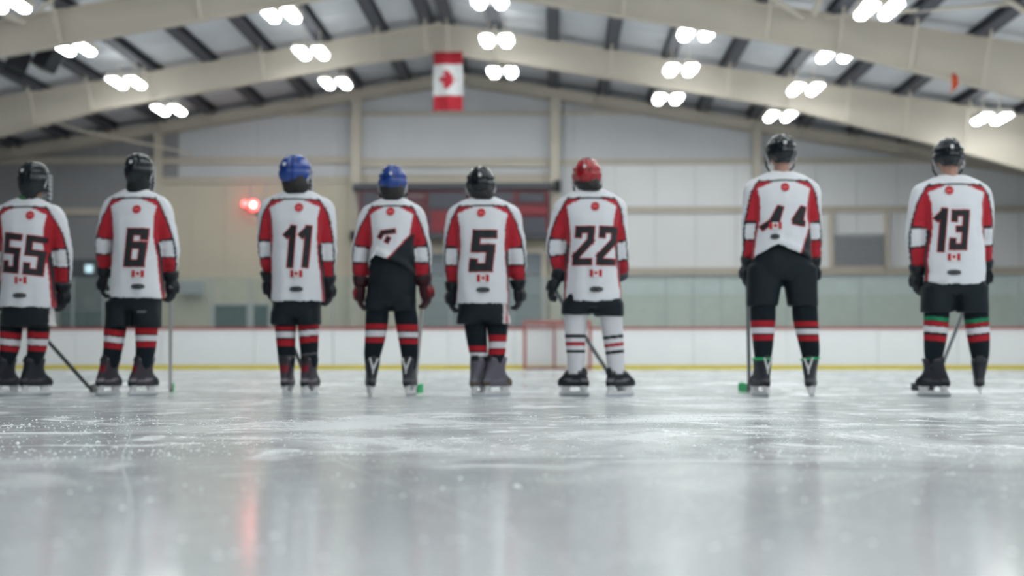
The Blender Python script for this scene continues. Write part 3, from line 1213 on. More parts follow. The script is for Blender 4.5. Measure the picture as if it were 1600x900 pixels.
def build_helmet(parent, c, hw, top, back_drop, material, yaw, cage):
    """c: head centre"""
    up = top - c.z
    dep = hw * 1.22
    Rz = Matrix.Rotation(math.radians(yaw), 3, 'Z')
    bm = bmesh.new()
    NT, NP = 48, 22
    rows = []
    for jp in range(NP + 1):
        row = []
        for it in range(NT):
            th = 2 * math.pi * it / NT          # 0 = +x, 90 deg = +y front
            fr = math.sin(th)
            # lowest latitude of the rim: low at the nape, mid over the ears, high at the brow
            zmin = -back_drop if fr < -.35 else (-back_drop * .55 + (fr + .35) * .0 if fr < .35 else .035)
            if -.6 < fr <= -.35:
                zmin = -back_drop + (fr + .6) / .25 * back_drop * .35
            elif -.35 < fr < .2:
                zmin = -back_drop * .65
            elif .2 <= fr < .6:
                zmin = -back_drop * .65 + (fr - .2) / .4 * (back_drop * .65 + .035)
            amin = math.asin(zmin / (back_drop * 1.06)) if zmin < 0 else math.asin(min(.5, zmin / up))
            la = math.pi / 2 - (math.pi / 2 - amin) * jp / NP
            cl, sl = math.cos(la), math.sin(la)
            cl = max(cl, 0) ** .80
            z = sl * (up if sl > 0 else back_drop * 1.06)
            k = 1.0
            if sl < 0:
                k = 1.0
                cl = max(cl, .62)
            # moulded ridges: raised centre band, side steps, groove round the middle
            ang = abs(((th - math.pi / 2 + math.pi) % (2 * math.pi)) - math.pi)   # from front
            backang = abs(math.pi - ang)
            ridge = .0
            lat = la
            if lat < 1.25:
                if backang < .28 or ang < .3:
                    ridge += .012
                elif .42 < backang < .75:
                    ridge += .009
                if abs(lat - .18) < .09:
                    ridge -= .009
                if abs(ang - math.pi / 2) < .32 and lat < .5:
                    ridge += .008
            x = hw * .95 * cl * math.cos(th) * k
            y = dep * .95 * cl * fr * k
            v = Vector((x, y, 0))
            if v.length > 1e-5:
                v = v * (1 + ridge / max(v.length, .03))
            if lat >= 1.25:
                z += .0
            row.append(bm.verts.new(c + Rz @ Vector((v.x, v.y, z))))
        rows.append(row)
    for r0, r1 in zip(rows, rows[1:]):
        for k in range(NT):
            bm.faces.new((r0[k], r1[k], r1[(k + 1) % NT], r0[(k + 1) % NT]))
    bmesh.ops.remove_doubles(bm, verts=bm.verts[:], dist=.0004)
    bmesh.ops.recalc_face_normals(bm, faces=bm.faces[:])
    h = obj('helmet', bm, material, parent)
    smooth(h.data)
    sd = h.modifiers.new('shell', 'SOLIDIFY')
    sd.thickness = .010
    sd.offset = -1

    def P(x, y, z):
        return c + Rz @ Vector((x, y, z))
    # vent slots on the crown and the back
    for (ax, az, ln) in ((-.55, .55, .05), (.55, .55, .05), (-.3, .25, .035), (.3, .25, .035), (-.25, .8, .045), (.25, .8, .045)):
        x = hw * ax
        zz = up * az
        yy = -dep * math.sqrt(max(.02, 1 - ax * ax - az * az * .95)) * .97
        bm = bmesh.new()
        tube(bm, [P(x, yy - .003, zz - ln / 2), P(x, yy - .006, zz), P(x * .92, yy + .012, zz + ln / 2)], [.003, .006, .003], 6)
        obj('vent', bm, STRAP, h)
    # small sticker at the back
    bm = bmesh.new()
    tube(bm, [P(.0, -dep * .99, up * .40 - .012), P(0, -dep * .98, up * .40 + .012)], .011, 8, .4)
    obj('sticker', bm, HOLDER, h)
    # ear loops and chin strap
    for s in (-1, 1):
        bm = bmesh.new()
        tube(bm, [P(s * hw * .96, .01, -.01), P(s * hw * .95, -.005, -.06), P(s * hw * .80, .005, -.085), P(s * hw * .84, .035, -.05), P(s * hw * .95, .04, -.01)], .008, 6)
        obj('ear_guard', bm, EARP, h)
    bm = bmesh.new()
    tube(bm, [P(-hw * .97, .02, -.03), P(-hw * .92, .04, -.10), P(-hw * .5, .09, -.15), P(0, .105, -.16), P(hw * .5, .09, -.15), P(hw * .92, .04, -.10), P(hw * .97, .02, -.03)], .008, 6)
    obj('chin_strap', bm, STRAP, h)
    # face cage or visor
    bm = bmesh.new()
    R_ = dep * 1.08
    if cage:
        for k in range(6):
            z = .03 - k * .034
            tube(bm, [P(hw * 1.02 * math.cos(t), R_ * math.sin(t) * (1 - .12 * (k == 5)), z) for t in [.12 + (math.pi - .24) * q / 14 for q in range(15)]], .0028, 5)
        for k in range(7):
            t = .35 + (math.pi - .7) * k / 6
            tube(bm, [P(hw * 1.02 * math.cos(t), R_ * math.sin(t), .04), P(hw * 1.0 * math.cos(t), R_ * math.sin(t), -.145)], .0028, 5)
        obj('face_cage', bm, ALU, h)
    else:
        g0 = []
        for k in range(13):
            t = .35 + (math.pi - .7) * k / 12
            g0.append((bm.verts.new(P(hw * 1.03 * math.cos(t), R_ * math.sin(t), .045)), bm.verts.new(P(hw * 1.03 * math.cos(t), R_ * math.sin(t), -.06))))
        for k in range(12):
            bm.faces.new((g0[k][0], g0[k + 1][0], g0[k + 1][1], g0[k][1]))
        vo = obj('visor', bm, GLASS, h)
        sd = vo.modifiers.new('t', 'SOLIDIFY')
        sd.thickness = .003
    return h


def build_player(S):
    base = ground(S['cx'], 620.2)
    base.y = YP
    base.z = 0

    def L(px, py, dy=0.0):
        return at(px, py, YP + dy) - base
    m = 1 / 211.6                                      # metres per pixel at the players
    hx0, hx1, hy0, hy1 = S['helmet']
    jt, hem = S['jtop'], S['hem']
    tx0, tx1 = S['torso']                              # torso at the hem
    sx0, sx1 = S['shoulders']                          # torso at the shoulders (without sleeves)
    ccx_t, ccx_b = (sx0 + sx1) / 2, (tx0 + tx1) / 2
    shw, hhw = (sx1 - sx0) / 2, (tx1 - tx0) / 2
    k_ = (hem - jt) / 170.0
    prof = [(jt - 2, .36, .055, .012), (jt + 3, .60, .078, .01), (jt + 8, .81, .098, .005), (jt + 16, .95, .114, 0), (jt + 28, 1.0, .128, -.005), (jt + 48, .89, .145, -.012), (jt + 75, .82, .152, -.008)]
    for f in (.6, .75, .9, 1.0):
        prof.append((jt + (hem - jt) * f, None, .158 + .008 * f, 0))

    def hwat(py):
        if py <= jt + 75:
            return shw * interp([(p_[0], p_[1]) for p_ in prof[:7]], py)
        t = (py - jt - 75) / max(1, hem - jt - 75)
        return shw * .82 * (1 - t) + hhw * t

    def cxat(py):
        t = min(1, max(0, (py - jt) / (hem - jt)))
        return ccx_t * (1 - t) + ccx_b * t
    # ---- body: one continuous figure
    hc = L((hx0 + hx1) / 2 + S.get('headdx', 0), hy0 + (hx1 - hx0) * .60, .02)
    hhm = (hx1 - hx0) / 2 * m
    head_r = hhm * .80
    top = L((hx0 + hx1) / 2, hy0, .02).z
    bm = bmesh.new()
    ex, ey, ez = Vector((1, 0, 0)), Vector((0, 1, 0)), Vector((0, 0, 1))
    yaw_h = S.get('headyaw', 0)
    Rh = Matrix.Rotation(math.radians(yaw_h), 3, 'Z')
    hx, hyv = Rh @ ex, Rh @ ey
    chin = -head_r * 1.38
    hr = []
    for (zz, a_, b_, oy) in ((chin, .30, .34, .45), (chin * .85, .52, .62, .26), (chin * .62, .70, .80, .12), (chin * .3, .86, .95, .04), (0, .95, 1.08, 0), (.35 * head_r, .95, 1.10, -.02), (.7 * head_r, .78, .9, -.03), (.98 * head_r, .4, .5, -.02)):
        hr.append((hc + ez * zz + hyv * oy * head_r, hx * a_ * head_r, hyv * b_ * head_r, 2.1))
    loft(bm, hr, 22)
    # nose, brow and ears
    tube(bm, [hc + hyv * head_r * 1.02 + ez * .01, hc + hyv * head_r * 1.22 - ez * .035, hc + hyv * head_r * 1.0 - ez * .05], [.012, .017, .012], 8)
    for s in (-1, 1):
        loft(bm, [(hc + hx * s * head_r * .88 - ez * .045, hyv * .014, ez * .014, 2), (hc + hx * s * head_r * 1.02 - ez * .03, hyv * .020, ez * .030, 2), (hc + hx * s * head_r * 1.08 - ez * .028, hyv * .016, ez * .026, 2)], 10)
    # neck and trunk
    nb = L(ccx_t, jt + 12, .0)
    tube(bm, [nb - ez * .05, nb, hc - ez * head_r * .9 - hyv * .012, hc - ez * head_r * .2], [.075, .062, .056, .05], 14)
    tr = []
    for (py, f, ry, oy) in prof[2:]:
        w_ = hwat(py) * m * .82
        tr.append((L(cxat(py), py, oy), ex * w_, ey * ry * .80, 2.3))
    tr.append((L(cxat(hem), hem + 12), ex * hhw * m * .74, ey * .115, 2.3))
    loft(bm, tr, 24)
    arms = {}
    for s, key in ((-1, 'armL'), (1, 'armR')):
        pts = [(L(px, py, dy), hw_ * m) for (px, py, hw_, dy) in S[key]]
        q0 = S[key][0]
        pts = [(L(q0[0] - s * 17, q0[1] - 5, 0), q0[2] * .72 * m)] + pts
        ch = chain(pts, 6)
        arms[s] = ch
        tube(bm, [c_[0] for c_ in ch], [max(.022, c_[1] * (.72 - .22 * i_ / len(ch))) for i_, c_ in enumerate(ch)], 12)
        w_ = ch[-1][0]
        gp = S['gloveL' if s < 0 else 'gloveR']
        gd = (L(gp[0], gp[1], gp[2]) - w_).normalized()
        tube(bm, [w_ - gd * .02, w_ + gd * .04, w_ + gd * .09], [.026, .034, .024], 10, .6)
    for key in ('legL', 'legR'):
        lg = S[key]
        cb = list(lg['chain'])
        if cb[-1][1] > 588:
            cb[-1] = (cb[-2][0] * .6 + cb[-1][0] * .4, 577, 9, 0)
        pts = [(L(px, py, dy), hw_ * m * .74) for (px, py, hw_, dy) in cb]
        hip = L(ccx_b + (lg['chain'][0][0] - ccx_b) * .75, hem - 4, 0)
        pts = [(hip, .085)] + pts
        pts[-1] = (pts[-1][0], .030)
        f0 = L(lg['foot'][0], 620, 0)
        f0.z = .125
        pts.append((f0, .026))
        ch = chain(pts, 5)
        tube(bm, [c_[0] for c_ in ch], [max(.026, c_[1]) for c_ in ch], 14)
        yw = math.radians(lg['foot'][1])
        toe = Vector((math.sin(yw), math.cos(yw), 0))
        tube(bm, [f0 - toe * .05 - ez * .008, f0 + toe * .02 - ez * .006, f0 + toe * .08 - ez * .012], [.022, .024, .018], 10)
    me = remesh(bm, .0125, 3)
    me.name = 'person'
    body = obj('person', me, SKIN, None, base)
    smooth(me)
    skin = rgb(*S.get('skin', (172, 134, 120)))

    def skin_col(co, n_):
        q = Rh.inverted() @ (co - hc)
        if q.y > head_r * .7:
            if abs(q.z + head_r * .80) < .008 and abs(q.x) < .024:
                return rgb(150, 84, 80)
            if abs(abs(q.x) - .032) < .014 and abs(q.z - .002) < .007:
                return rgb(40, 30, 28)
            if abs(abs(q.x) - .032) < .02 and abs(q.z - .022) < .006:
                return rgb(60, 44, 36)
        return skin
    set_col(me, skin_col)
    tag(body, S['label'], 'person', 'hockey players lined up on the ice')
    for s in (-1, 1):
        bm = bmesh.new()
        bmesh.ops.create_uvsphere(bm, u_segments=10, v_segments=8, radius=.012, matrix=Matrix.Translation(hc + hx * s * .032 + hyv * head_r * .93 + ez * .0))
        obj('eye', bm, HOLDER, body)
    # ---- hair / neck guard below the helmet
    nk = S.get('nape', 'hair')
    hb = L((hx0 + hx1) / 2, hy1, -.02)
    if nk != 'skin':
        bm = bmesh.new()
        if nk == 'collar':
            zt, zb = L(0, hy1 + 2).z, L(0, jt - 1).z
            rr = [(Vector((nb.x, nb.y + .01, zb - .03)), ex * .085, ey * .08, 2), (Vector((nb.x, nb.y + .01, zb + .010)), ex * .076, ey * .072, 2), (Vector((nb.x, nb.y + .01, zb + .018)), ex * .070, ey * .066, 2)]
            loft(bm, rr, 20)
            bmesh.ops.recalc_face_normals(bm, faces=bm.faces[:])
            o = obj('collar', bm, COLLARG, body)
        else:
            zt = L(0, hy1 - 12).z
            zb = L(0, jt).z
            f = .86 if nk == 'hair' else .80
            cx_, cy_ = hc.x, hc.y - .005
            rr = [(Vector((nb.x, nb.y + .008, zb - .03)), ex * hhm * f * .92, ey * hhm * .86, 2.2), (Vector((cx_, cy_, (zb + zt) / 2)), ex * hhm * f, ey * hhm * .95, 2.2), (Vector((cx_, cy_, zt)), ex * hhm * .84, ey * hhm * .98, 2.1), (Vector((cx_, cy_, zt + .03)), ex * hhm * .8, ey * hhm * .9, 2.1)]
            # only the rear half wraps the nape
            loft(bm, rr, 26)
            dele = [v for v in bm.verts if v.co.y > cy_ + .035]
            bmesh.ops.delete(bm, geom=dele, context='VERTS')
            bmesh.ops.recalc_face_normals(bm, faces=bm.faces[:])
            o = obj('hair' if nk == 'hair' else 'neck_guard', bm, HAIR if nk == 'hair' else NECKG, body)
        smooth(o.data)
        sd = o.modifiers.new('t', 'SOLIDIFY')
        sd.thickness = .008
    # ---- helmet
    build_helmet(body, hc + ez * .0, hhm, top, max(.03, hc.z - L(0, hy1, 0).z) + .02, S['helmet_mat'], yaw_h, S.get('cage', True))
    # ---- jersey
    bm = bmesh.new()
    tr = []
    for (py, f, ry, oy) in prof:
        tr.append((L(cxat(py), py, oy), ex * hwat(py) * m, ey * ry, 2.4))
    tr.append((L(cxat(hem), hem + 5, 0), ex * (hhw - 1) * m, ey * .160, 2.4))
    loft(bm, tr, 40)
    for s in (-1, 1):
        ch = arms[s]
        rr = []
        for i_, (p_, r_) in enumerate(ch):
            d = ch[min(i_ + 1, len(ch) - 1)][0] - ch[max(i_ - 1, 0)][0]
            d.normalize()
            a_ = ey.cross(d).normalized()
            b_ = d.cross(a_).normalized()
            rr.append((p_, a_ * r_, b_ * r_ * 1.02, 2.1))
        loft(bm, rr, 22)
    me = remesh(bm, .0105, 5)
    zc = L(0, jt + 75).z
    z_hem0 = L(0, hem + 5).z
    hemfn = S.get('hemfn')
    hem_tab = None
    if hemfn:
        hem_tab = sorted((L(px, py).x, L(px, py).z) for px, py in hemfn)
    info = []
    zs = [(L(cxat(py), py).z, py) for py in range(int(jt) - 4, int(hem) + 12, 3)][::-1]
    for v in me.vertices:
        co = v.co
        py = interp(zs, co.z)
        cxm = L(cxat(py), py).x
        hw_ = hwat(py) * m
        s_t = (co.x - cxm) / max(hw_, .01)
        sd_ = 1 if co.x > cxm else -1
        ch = arms[sd_]
        best = None
        for i_, (p_, r_) in enumerate(ch):
            dd = (co - p_).length / max(r_, .01)
            if best is None or dd < best[0]:
                best = (dd, i_)
        i_ = best[1]
        p_, r_ = ch[i_]
        d = (ch[min(i_ + 1, len(ch) - 1)][0] - ch[max(i_ - 1, 0)][0]).normalized()
        a_ = Vector((1, 0, 0)) * sd_
        a_ = (a_ - d * a_.dot(d)).normalized()
        q = co - p_
        q_al = q.dot(d)
        q = q - d * q.dot(d)
        o_ = q.dot(a_) / max(r_, .01)
        seg = (ch[min(i_ + 1, len(ch) - 1)][0] - ch[max(i_ - 1, 0)][0]).length / (2 if 0 < i_ < len(ch) - 1 else 1)
        t = ((i_ + max(-.7, min(.7, q_al / max(seg, .001)))) / (len(ch) - 1) - .25) / .75
        s_abs = abs(s_t) * hwat(py) / shw
        sleeve = (best[0] < 1.22) and (abs(s_t) > 1.0 or (abs(s_t) > .86 and t < .55) or (t > .35 and best[0] < 1.1))
        info.append((py, s_t, sleeve, t, o_, s_abs))
    # hem line and folds
    seed = Vector((S['cx'] * .37, 3.1, 9.7))
    nco = [None] * len(me.vertices)
    for v, (py, s_t, sl, t, o_, sd_) in zip(me.vertices, info):
        co = v.co.copy()
        n_ = v.normal
        if sl:
            f_ = noise.noise(Vector((co.x * 9, co.y * 9, co.z * 26)) + seed)
            co += n_ * .008 * f_ * (0.4 + t)
        else:
            dn = max(0, min(1, (py - jt - 20) / 90))
            f_ = noise.noise(Vector((co.x * 14, co.y * 5, co.z * 3.5)) + seed) + .5 * noise.noise(Vector((co.x * 7, co.y * 7, co.z * 13)) + seed * 2)
            co += n_ * (.004 + .009 * dn) * f_
            if hem_tab and co.z < zc:
                hz = interp(hem_tab, co.x)
                co.z = zc + (co.z - zc) * (zc - hz) / (zc - z_hem0)
                co.y -= .02 * math.exp(-((co.z - hz - .03) / .03) ** 2)
        nco[v.index] = co
    for v in me.vertices:
        v.co = nco[v.index]
    # open the underside so the pants come out of it
    bm = bmesh.new()
    bm.from_mesh(me)
    vl = [tuple(i_) for i_ in info]
    lay = bm.verts.layers.int.new('src')
    for i_, v in enumerate(bm.verts):
        v[lay] = i_
    bm.normal_update()
    dele = []
    for f_ in bm.faces:
        if f_.normal.z < -.55 and not any(vl[v[lay]][2] for v in f_.verts):
            cz = f_.calc_center_median()
            hz = interp(hem_tab, cz.x) if hem_tab else L(0, hem).z
            if cz.z < hz + .035:
                dele.append(f_)
    bmesh.ops.delete(bm, geom=dele, context='FACES')
    order = [v[lay] for v in bm.verts]
    info = [info[i_] for i_ in order]
    me2 = bpy.data.meshes.new('jersey')
    bm.to_mesh(me2)
    bm.free()
    bpy.data.meshes.remove(me)
    jer = obj('jersey', me2, CLOTH, body)
    smooth(me2)
    fl = []
    special = S.get('special')
    pxm = {}
    for v, (py, s_t, sl, t, o_, sd_) in zip(me2.vertices, info):
        a_s = abs(s_t)
        c_ = WHITE
        dyk = (py - jt)
        yoke = 13 + 3.0 * max(0, a_s - .55) * 2
        o_line = interp([(13, .70), (18, .80), (30, .93), (50, 1.08), (60, 1.13)], dyk)
        m1 = sd_ - o_line
        if sl:
            th0 = interp([(0, .05), (.3, .40), (.55, .62), (1, .82)], t)
            wgt = max(0, min(1, (dyk - 22) / 22))
            m1 = m1 * (1 - wgt) + (o_ - th0) * .33 * wgt
        if 12 < dyk < 48 and m1 > 0:
            c_ = BLK if m1 < .055 else WHITE
        elif sl and t > .02 and dyk > 22:
            th_ = interp([(0, .05), (.3, .40), (.55, .62), (1, .82)], t)
            bl = .17
            if o_ > th_ + bl:
                c_ = WHITE
            elif o_ > th_:
                c_ = BLK
            else:
                if t < .52:
                    c_ = RED
                elif t < .545:
                    c_ = BLK
                elif t < .745:
                    c_ = WHITE
                elif t < .765:
                    c_ = BLK
                else:
                    c_ = RED
        else:
            if dyk < yoke:
                c_ = WHITE
            elif dyk < yoke + 3.2:
                c_ = BLK
                if a_s > 1.02:
                    c_ = WHITE
            else:
                wedge = interp([(0, 0), (.3, 0), (.78, 9), (1.0, 12)], a_s)
                edge = interp([(jt + 20, .80), (jt + 40, .80), (jt + 70, .84), (hem - 40, .93), (hem, .955)], py)
                if dyk < yoke + 3.2 + wedge:
                    c_ = RED
                elif a_s > edge:
                    c_ = RED if (py < jt + 85 or a_s < edge + .045) else BLK
        if special == 7:
            if v.co.y < .02 and not sl:
                pp = Vector((v.co.x, v.co.z))
                q0, q1 = L(607, 408), L(643, 368)
                dl = sgn_dist_line(pp, Vector((q0.x, q0.z)), Vector((q1.x, q1.z)))
                if dl < -.010 and pp.y < q1.z:
                    c_ = BLK
                elif dl < .0 and pp.y < q1.z:
                    c_ = RED
        if special == 44 and v.co.y < .02 and not sl:
            pp = Vector((v.co.x, v.co.z))
            q0, q1 = L(1243, 402), L(1262, 352)
            dl = sgn_dist_line(pp, Vector((q0.x, q0.z)), Vector((q1.x, q1.z)))
            if dl < -.010 and pp.y < q1.z:
                c_ = BLK
            elif dl < 0 and pp.y < q1.z:
                c_ = RED
        fl.extend((c_[0], c_[1], c_[2], 1.0))
    me2.color_attributes.new('Col', 'FLOAT_COLOR', 'POINT')
    me2.color_attributes['Col'].data.foreach_set('color', fl)
    # ---- print on the back
    bmt = bmesh.new()
    bmt.from_mesh(me2)
    bvh = BVHTree.FromBMesh(bmt)
    bmt.free()

    def proj_at(off):
        def pr(x, z):
            hit = bvh.ray_cast(Vector((x, -1.0, z)), Vector((0, 1, 0)))
            y = hit[0].y if hit[0] is not None else -.15
            return Vector((x, y - off, z))
        return pr

    def px2(px, py):
        v = L(px, py, -.14)
        return (v.x, v.z)
    nx0, nx1, ny0, ny1 = S['num_box']
    txt = S['num']
    if 'num_strokes' in S:
        polys = [[px2(*p_) for p_ in pl] for pl in S['num_strokes']]
        wd = S.get('num_w', 10) * m
    else:
        Ht = (ny1 - ny0) * m
        ws = [digit(c_)[0] for c_ in txt]
        slant = .13
        tot = nx1 - nx0
        gap = .16 if len(txt) > 1 else 0
        unit = tot / (sum(ws) + gap * (len(ws) - 1) + slant)
        polys = []
        xo = 0
        for c_, w_ in zip(txt, ws):
            for pl in digit(c_)[1]:
                polys.append([px2(nx0 + (xo + x_ + slant * y_) * unit, ny1 - y_ * (ny1 - ny0) + S.get('num_tilt', 0) * (xo + x_ - .5)) for x_, y_ in pl])
            xo += w_ + gap
        wd = TH * min(unit, (ny1 - ny0)) * m * 1.0
    bm = bmesh.new()
    ribbons(bm, polys, wd, 0, proj_at(.0035), .0065)
    o = obj('number_outline', bm, mat('print_red', rgb(178, 30, 42), .7), jer)
    bm = bmesh.new()
    ribbons(bm, polys, wd, 0, proj_at(.0065), 0)
    o = obj('number', bm, mat('print_black', rgb(22, 28, 34), .7), jer)
    o['label'] = 'black number %s outlined in red' % txt

    def patch(name, pxc, pyc, wpx, hpx, colfn, nu=18, nv=14, off=.009):
        bm = bmesh.new()
        pr = proj_at(off)
        g = []
        for j in range(nv + 1):
            row = []
            for i_ in range(nu + 1):
                u, v = i_ / nu * 2 - 1, j / nv * 2 - 1
                x, z = px2(pxc + u * wpx / 2, pyc - v * hpx / 2)
                row.append(bm.verts.new(pr(x, z)))
            g.append(row)
        cols = []
        for j in range(nv):
            for i_ in range(nu):
                u, v = (i_ + .5) / nu * 2 - 1, (j + .5) / nv * 2 - 1
                cc = colfn(u, v)
                if cc is not None:
                    bm.faces.new((g[j][i_], g[j][i_ + 1], g[j + 1][i_ + 1], g[j + 1][i_]))
                    cols.append(cc)
        bmesh.ops.delete(bm, geom=[v for v in bm.verts if not v.link_faces], context='VERTS')
        o_ = obj(name, bm, CLOTH, jer)
        ca = o_.data.color_attributes.new('Col', 'FLOAT_COLOR', 'CORNER')
        fl_ = []
        for p_, cc in zip(o_.data.polygons, cols):
            for _ in range(p_.loop_total):
                fl_.extend((cc[0], cc[1], cc[2], 1))
        ca.data.foreach_set('color', fl_)
        return o_

    def badge_c(u, v):
        r_ = math.hypot(u, v)
        if r_ > 1:
            return None
        if abs(v) < .22 and abs(u) < .7:
            return rgb(214, 120, 124) if int((u + 1) * 7) % 2 else rgb(190, 60, 66)
        return rgb(186, 34, 46)

    def flag_c(u, v):
        if abs(u) > .48:
            return rgb(178, 34, 44)
        if inside(LEAF, u * 2.6, v * 1.25):
            return rgb(178, 34, 44)
        return rgb(226, 222, 224)

    def oval_c(u, v):
        if abs(u) ** 2.5 + abs(v) ** 2.5 > 1:
            return None
        if abs(v) < .3 and abs(u) < .75 and int((u + 1) * 9) % 3 == 0:
            return rgb(150, 152, 156)
        return rgb(42, 46, 52)
    bx_, by_ = S['badge']
    patch('back_badge', bx_, by_, 13, 13, badge_c)
    if 'flag' in S:
        patch('flag_patch', S['flag'][0], S['flag'][1], 19, 11, flag_c, 30, 18)
    if 'oval' in S:
        patch('sponsor_patch', S['oval'][0], S['oval'][1], S['oval'][2] if len(S['oval']) > 2 else 21, 8, oval_c, 26, 10)
    # ---- pants
    wy = S['waist']
    bm = bmesh.new()
    lL, lR = S['legL']['pant'], S['legR']['pant']       # (x0, x1, yhem, dy)
    cr = S['crotch']
    px_l = min(lL[0], lR[0]) + 1
    px_r = max(lL[1], lR[1]) - 1
    rr = []
    wx0, wx1 = S.get('waist_x', (tx0 + 4, tx1 - 4))
    for (f, ry) in ((0, .130), (.3, .142), (.65, .148), (.95, .135), (1.08, .115)):
        py = wy + (cr - wy) * f
        x0 = wx0 * (1 - f) + (px_l + 1) * f
        x1 = wx1 * (1 - f) + (px_r - 1) * f
        rr.append((L((x0 + x1) / 2, py), ex * (x1 - x0) / 2 * m * (1 if f < 1 else .9), ey * ry, 2.6))
    loft(bm, rr, 30)
    for (x0, x1, yh, dy), sgn in ((lL, -1), (lR, 1)):
        xa0, xa1 = (px_l, (lL[1] + lR[0]) / 2 + 1) if sgn < 0 else ((lL[1] + lR[0]) / 2 - 1, px_r)
        rr = []
        for f in (-.35, .1, .45, .8, 1.0):
            py = cr + (yh - cr) * f
            g = max(0, f)
            q0, q1 = xa0 * (1 - g) + x0 * g, xa1 * (1 - g) + x1 * g
            rr.append((L((q0 + q1) / 2, py, dy * g), ex * (q1 - q0) / 2 * m, ey * (.125 - .012 * g), 2.5))
        loft(bm, rr, 26)
    me = remesh(bm, .0115, 4)
    for v in me.vertices:
        f_ = noise.noise(Vector((v.co.x * 12, v.co.y * 8, v.co.z * 6)) + seed * 3)
        v.co += v.normal * .007 * f_
    pants = obj('hockey_pants', me, NYLON, body)
    smooth(me)
    strp = S.get('stripe')

    def pant_col(co, n_):
        if strp:
            xs = L(strp, 490).x
            if co.x > xs:
                k = (co.x - xs) / (.052)
                return rgb(170, 40, 50) if .42 < k < .62 else rgb(206, 202, 204)
        if S.get('logo') and n_.y < -.3:
            g0 = L(*S['logo'])
            if abs(co.z - g0.z) < .006 and abs(co.x - g0.x) < .035:
                return rgb(120, 126, 130)
        return NAVY
    set_col(me, pant_col)
    # ---- socks and skates
    for key in ('legL', 'legR'):
        lg = S[key]
        cl_ = list(lg['chain'])
        if cl_[-1][1] > 588:                           # the sock ends inside the boot
            cl_[-1] = ((cl_[-2][0] * .6 + cl_[-1][0] * .4), 577, 9, 0)
        ch = chain([(L(px, py, dy), hw_ * m) for (px, py, hw_, dy) in cl_], 26)
        bm = bmesh.new()
        rr = []
        for i_, (p_, r_) in enumerate(ch):
            rr.append((p_, ex * r_, ey * max(r_ * 1.05, .05), 2.15))
        loft(bm, rr, 26)
        bmesh.ops.recalc_face_normals(bm, faces=bm.faces[:])
        sk = obj('sock', bm, KNIT, body)
        smooth(sk.data)
        bands = [(L(0, y0).z, L(0, y1).z, c_) for (y0, y1, c_) in lg['bands']]
        tilt = lg.get('tilt', 0)
        cxl = L(lg['chain'][1][0], 500).x

        def sc_(co, n_, bands=bands, tilt=tilt, cxl=cxl):
            z = co.z + tilt * (co.x - cxl)
            for z0, z1, c_ in bands:
                if z1 < z <= z0:
                    return c_
            return S.get('sock', NAVY)
        set_col(sk.data, sc_)
        f0 = lg['foot']
        ank = L(lg['chain'][-2][0], 566, 0)
        build_skate(body, L, f0[0], ank, f0[1], S['skate'], f0[2] if len(f0) > 2 else 0, S.get('foot_scale', .92))
    # ---- gloves
    for s, key in ((-1, 'gloveL'), (1, 'gloveR')):
        gp = S[key]
        w_ = arms[s][-1][0]
        build_glove(body, w_, L(gp[0], gp[1], gp[2]) - w_, s, S['glove'], S.get('glove_size', 1.12))
    return body


R_, W_, K_, G_ = rgb(160, 26, 38), rgb(212, 210, 216), rgb(18, 24, 30), rgb(30, 120, 84)
BOOT_DK = {'boot': (rgb(34, 36, 44), rgb(24, 26, 32), rgb(70, 68, 76)), 'cuff': .275}
BOOT_RED = {'boot': (rgb(58, 52, 60), rgb(26, 36, 40), rgb(128, 122, 130)), 'redheel': True, 'cuff': .285}
BOOT_GREY = {'boot': (rgb(96, 92, 104), rgb(84, 74, 62), rgb(110, 106, 116)), 'cuff': .285}
BOOT_V = {'boot': (rgb(44, 46, 54), rgb(30, 32, 38), rgb(86, 84, 92)), 'vee': True, 'cuff': .275}
BOOT_VG = dict(BOOT_V, green=True)
BOOT_LOW = {'boot': (rgb(28, 32, 38), rgb(22, 26, 32), rgb(110, 110, 116)), 'cuff': .185}
GLB = (rgb(18, 24, 32), rgb(24, 30, 38))
GLBW = (rgb(18, 24, 32), rgb(60, 66, 74))
GLR = (rgb(58, 24, 32), rgb(40, 38, 44), rgb(150, 28, 42))


def std(y0, d=0):
    return [(y0, y0 + 9, R_), (y0 + 11, y0 + 20, W_), (y0 + 21.5, y0 + 30, R_)]


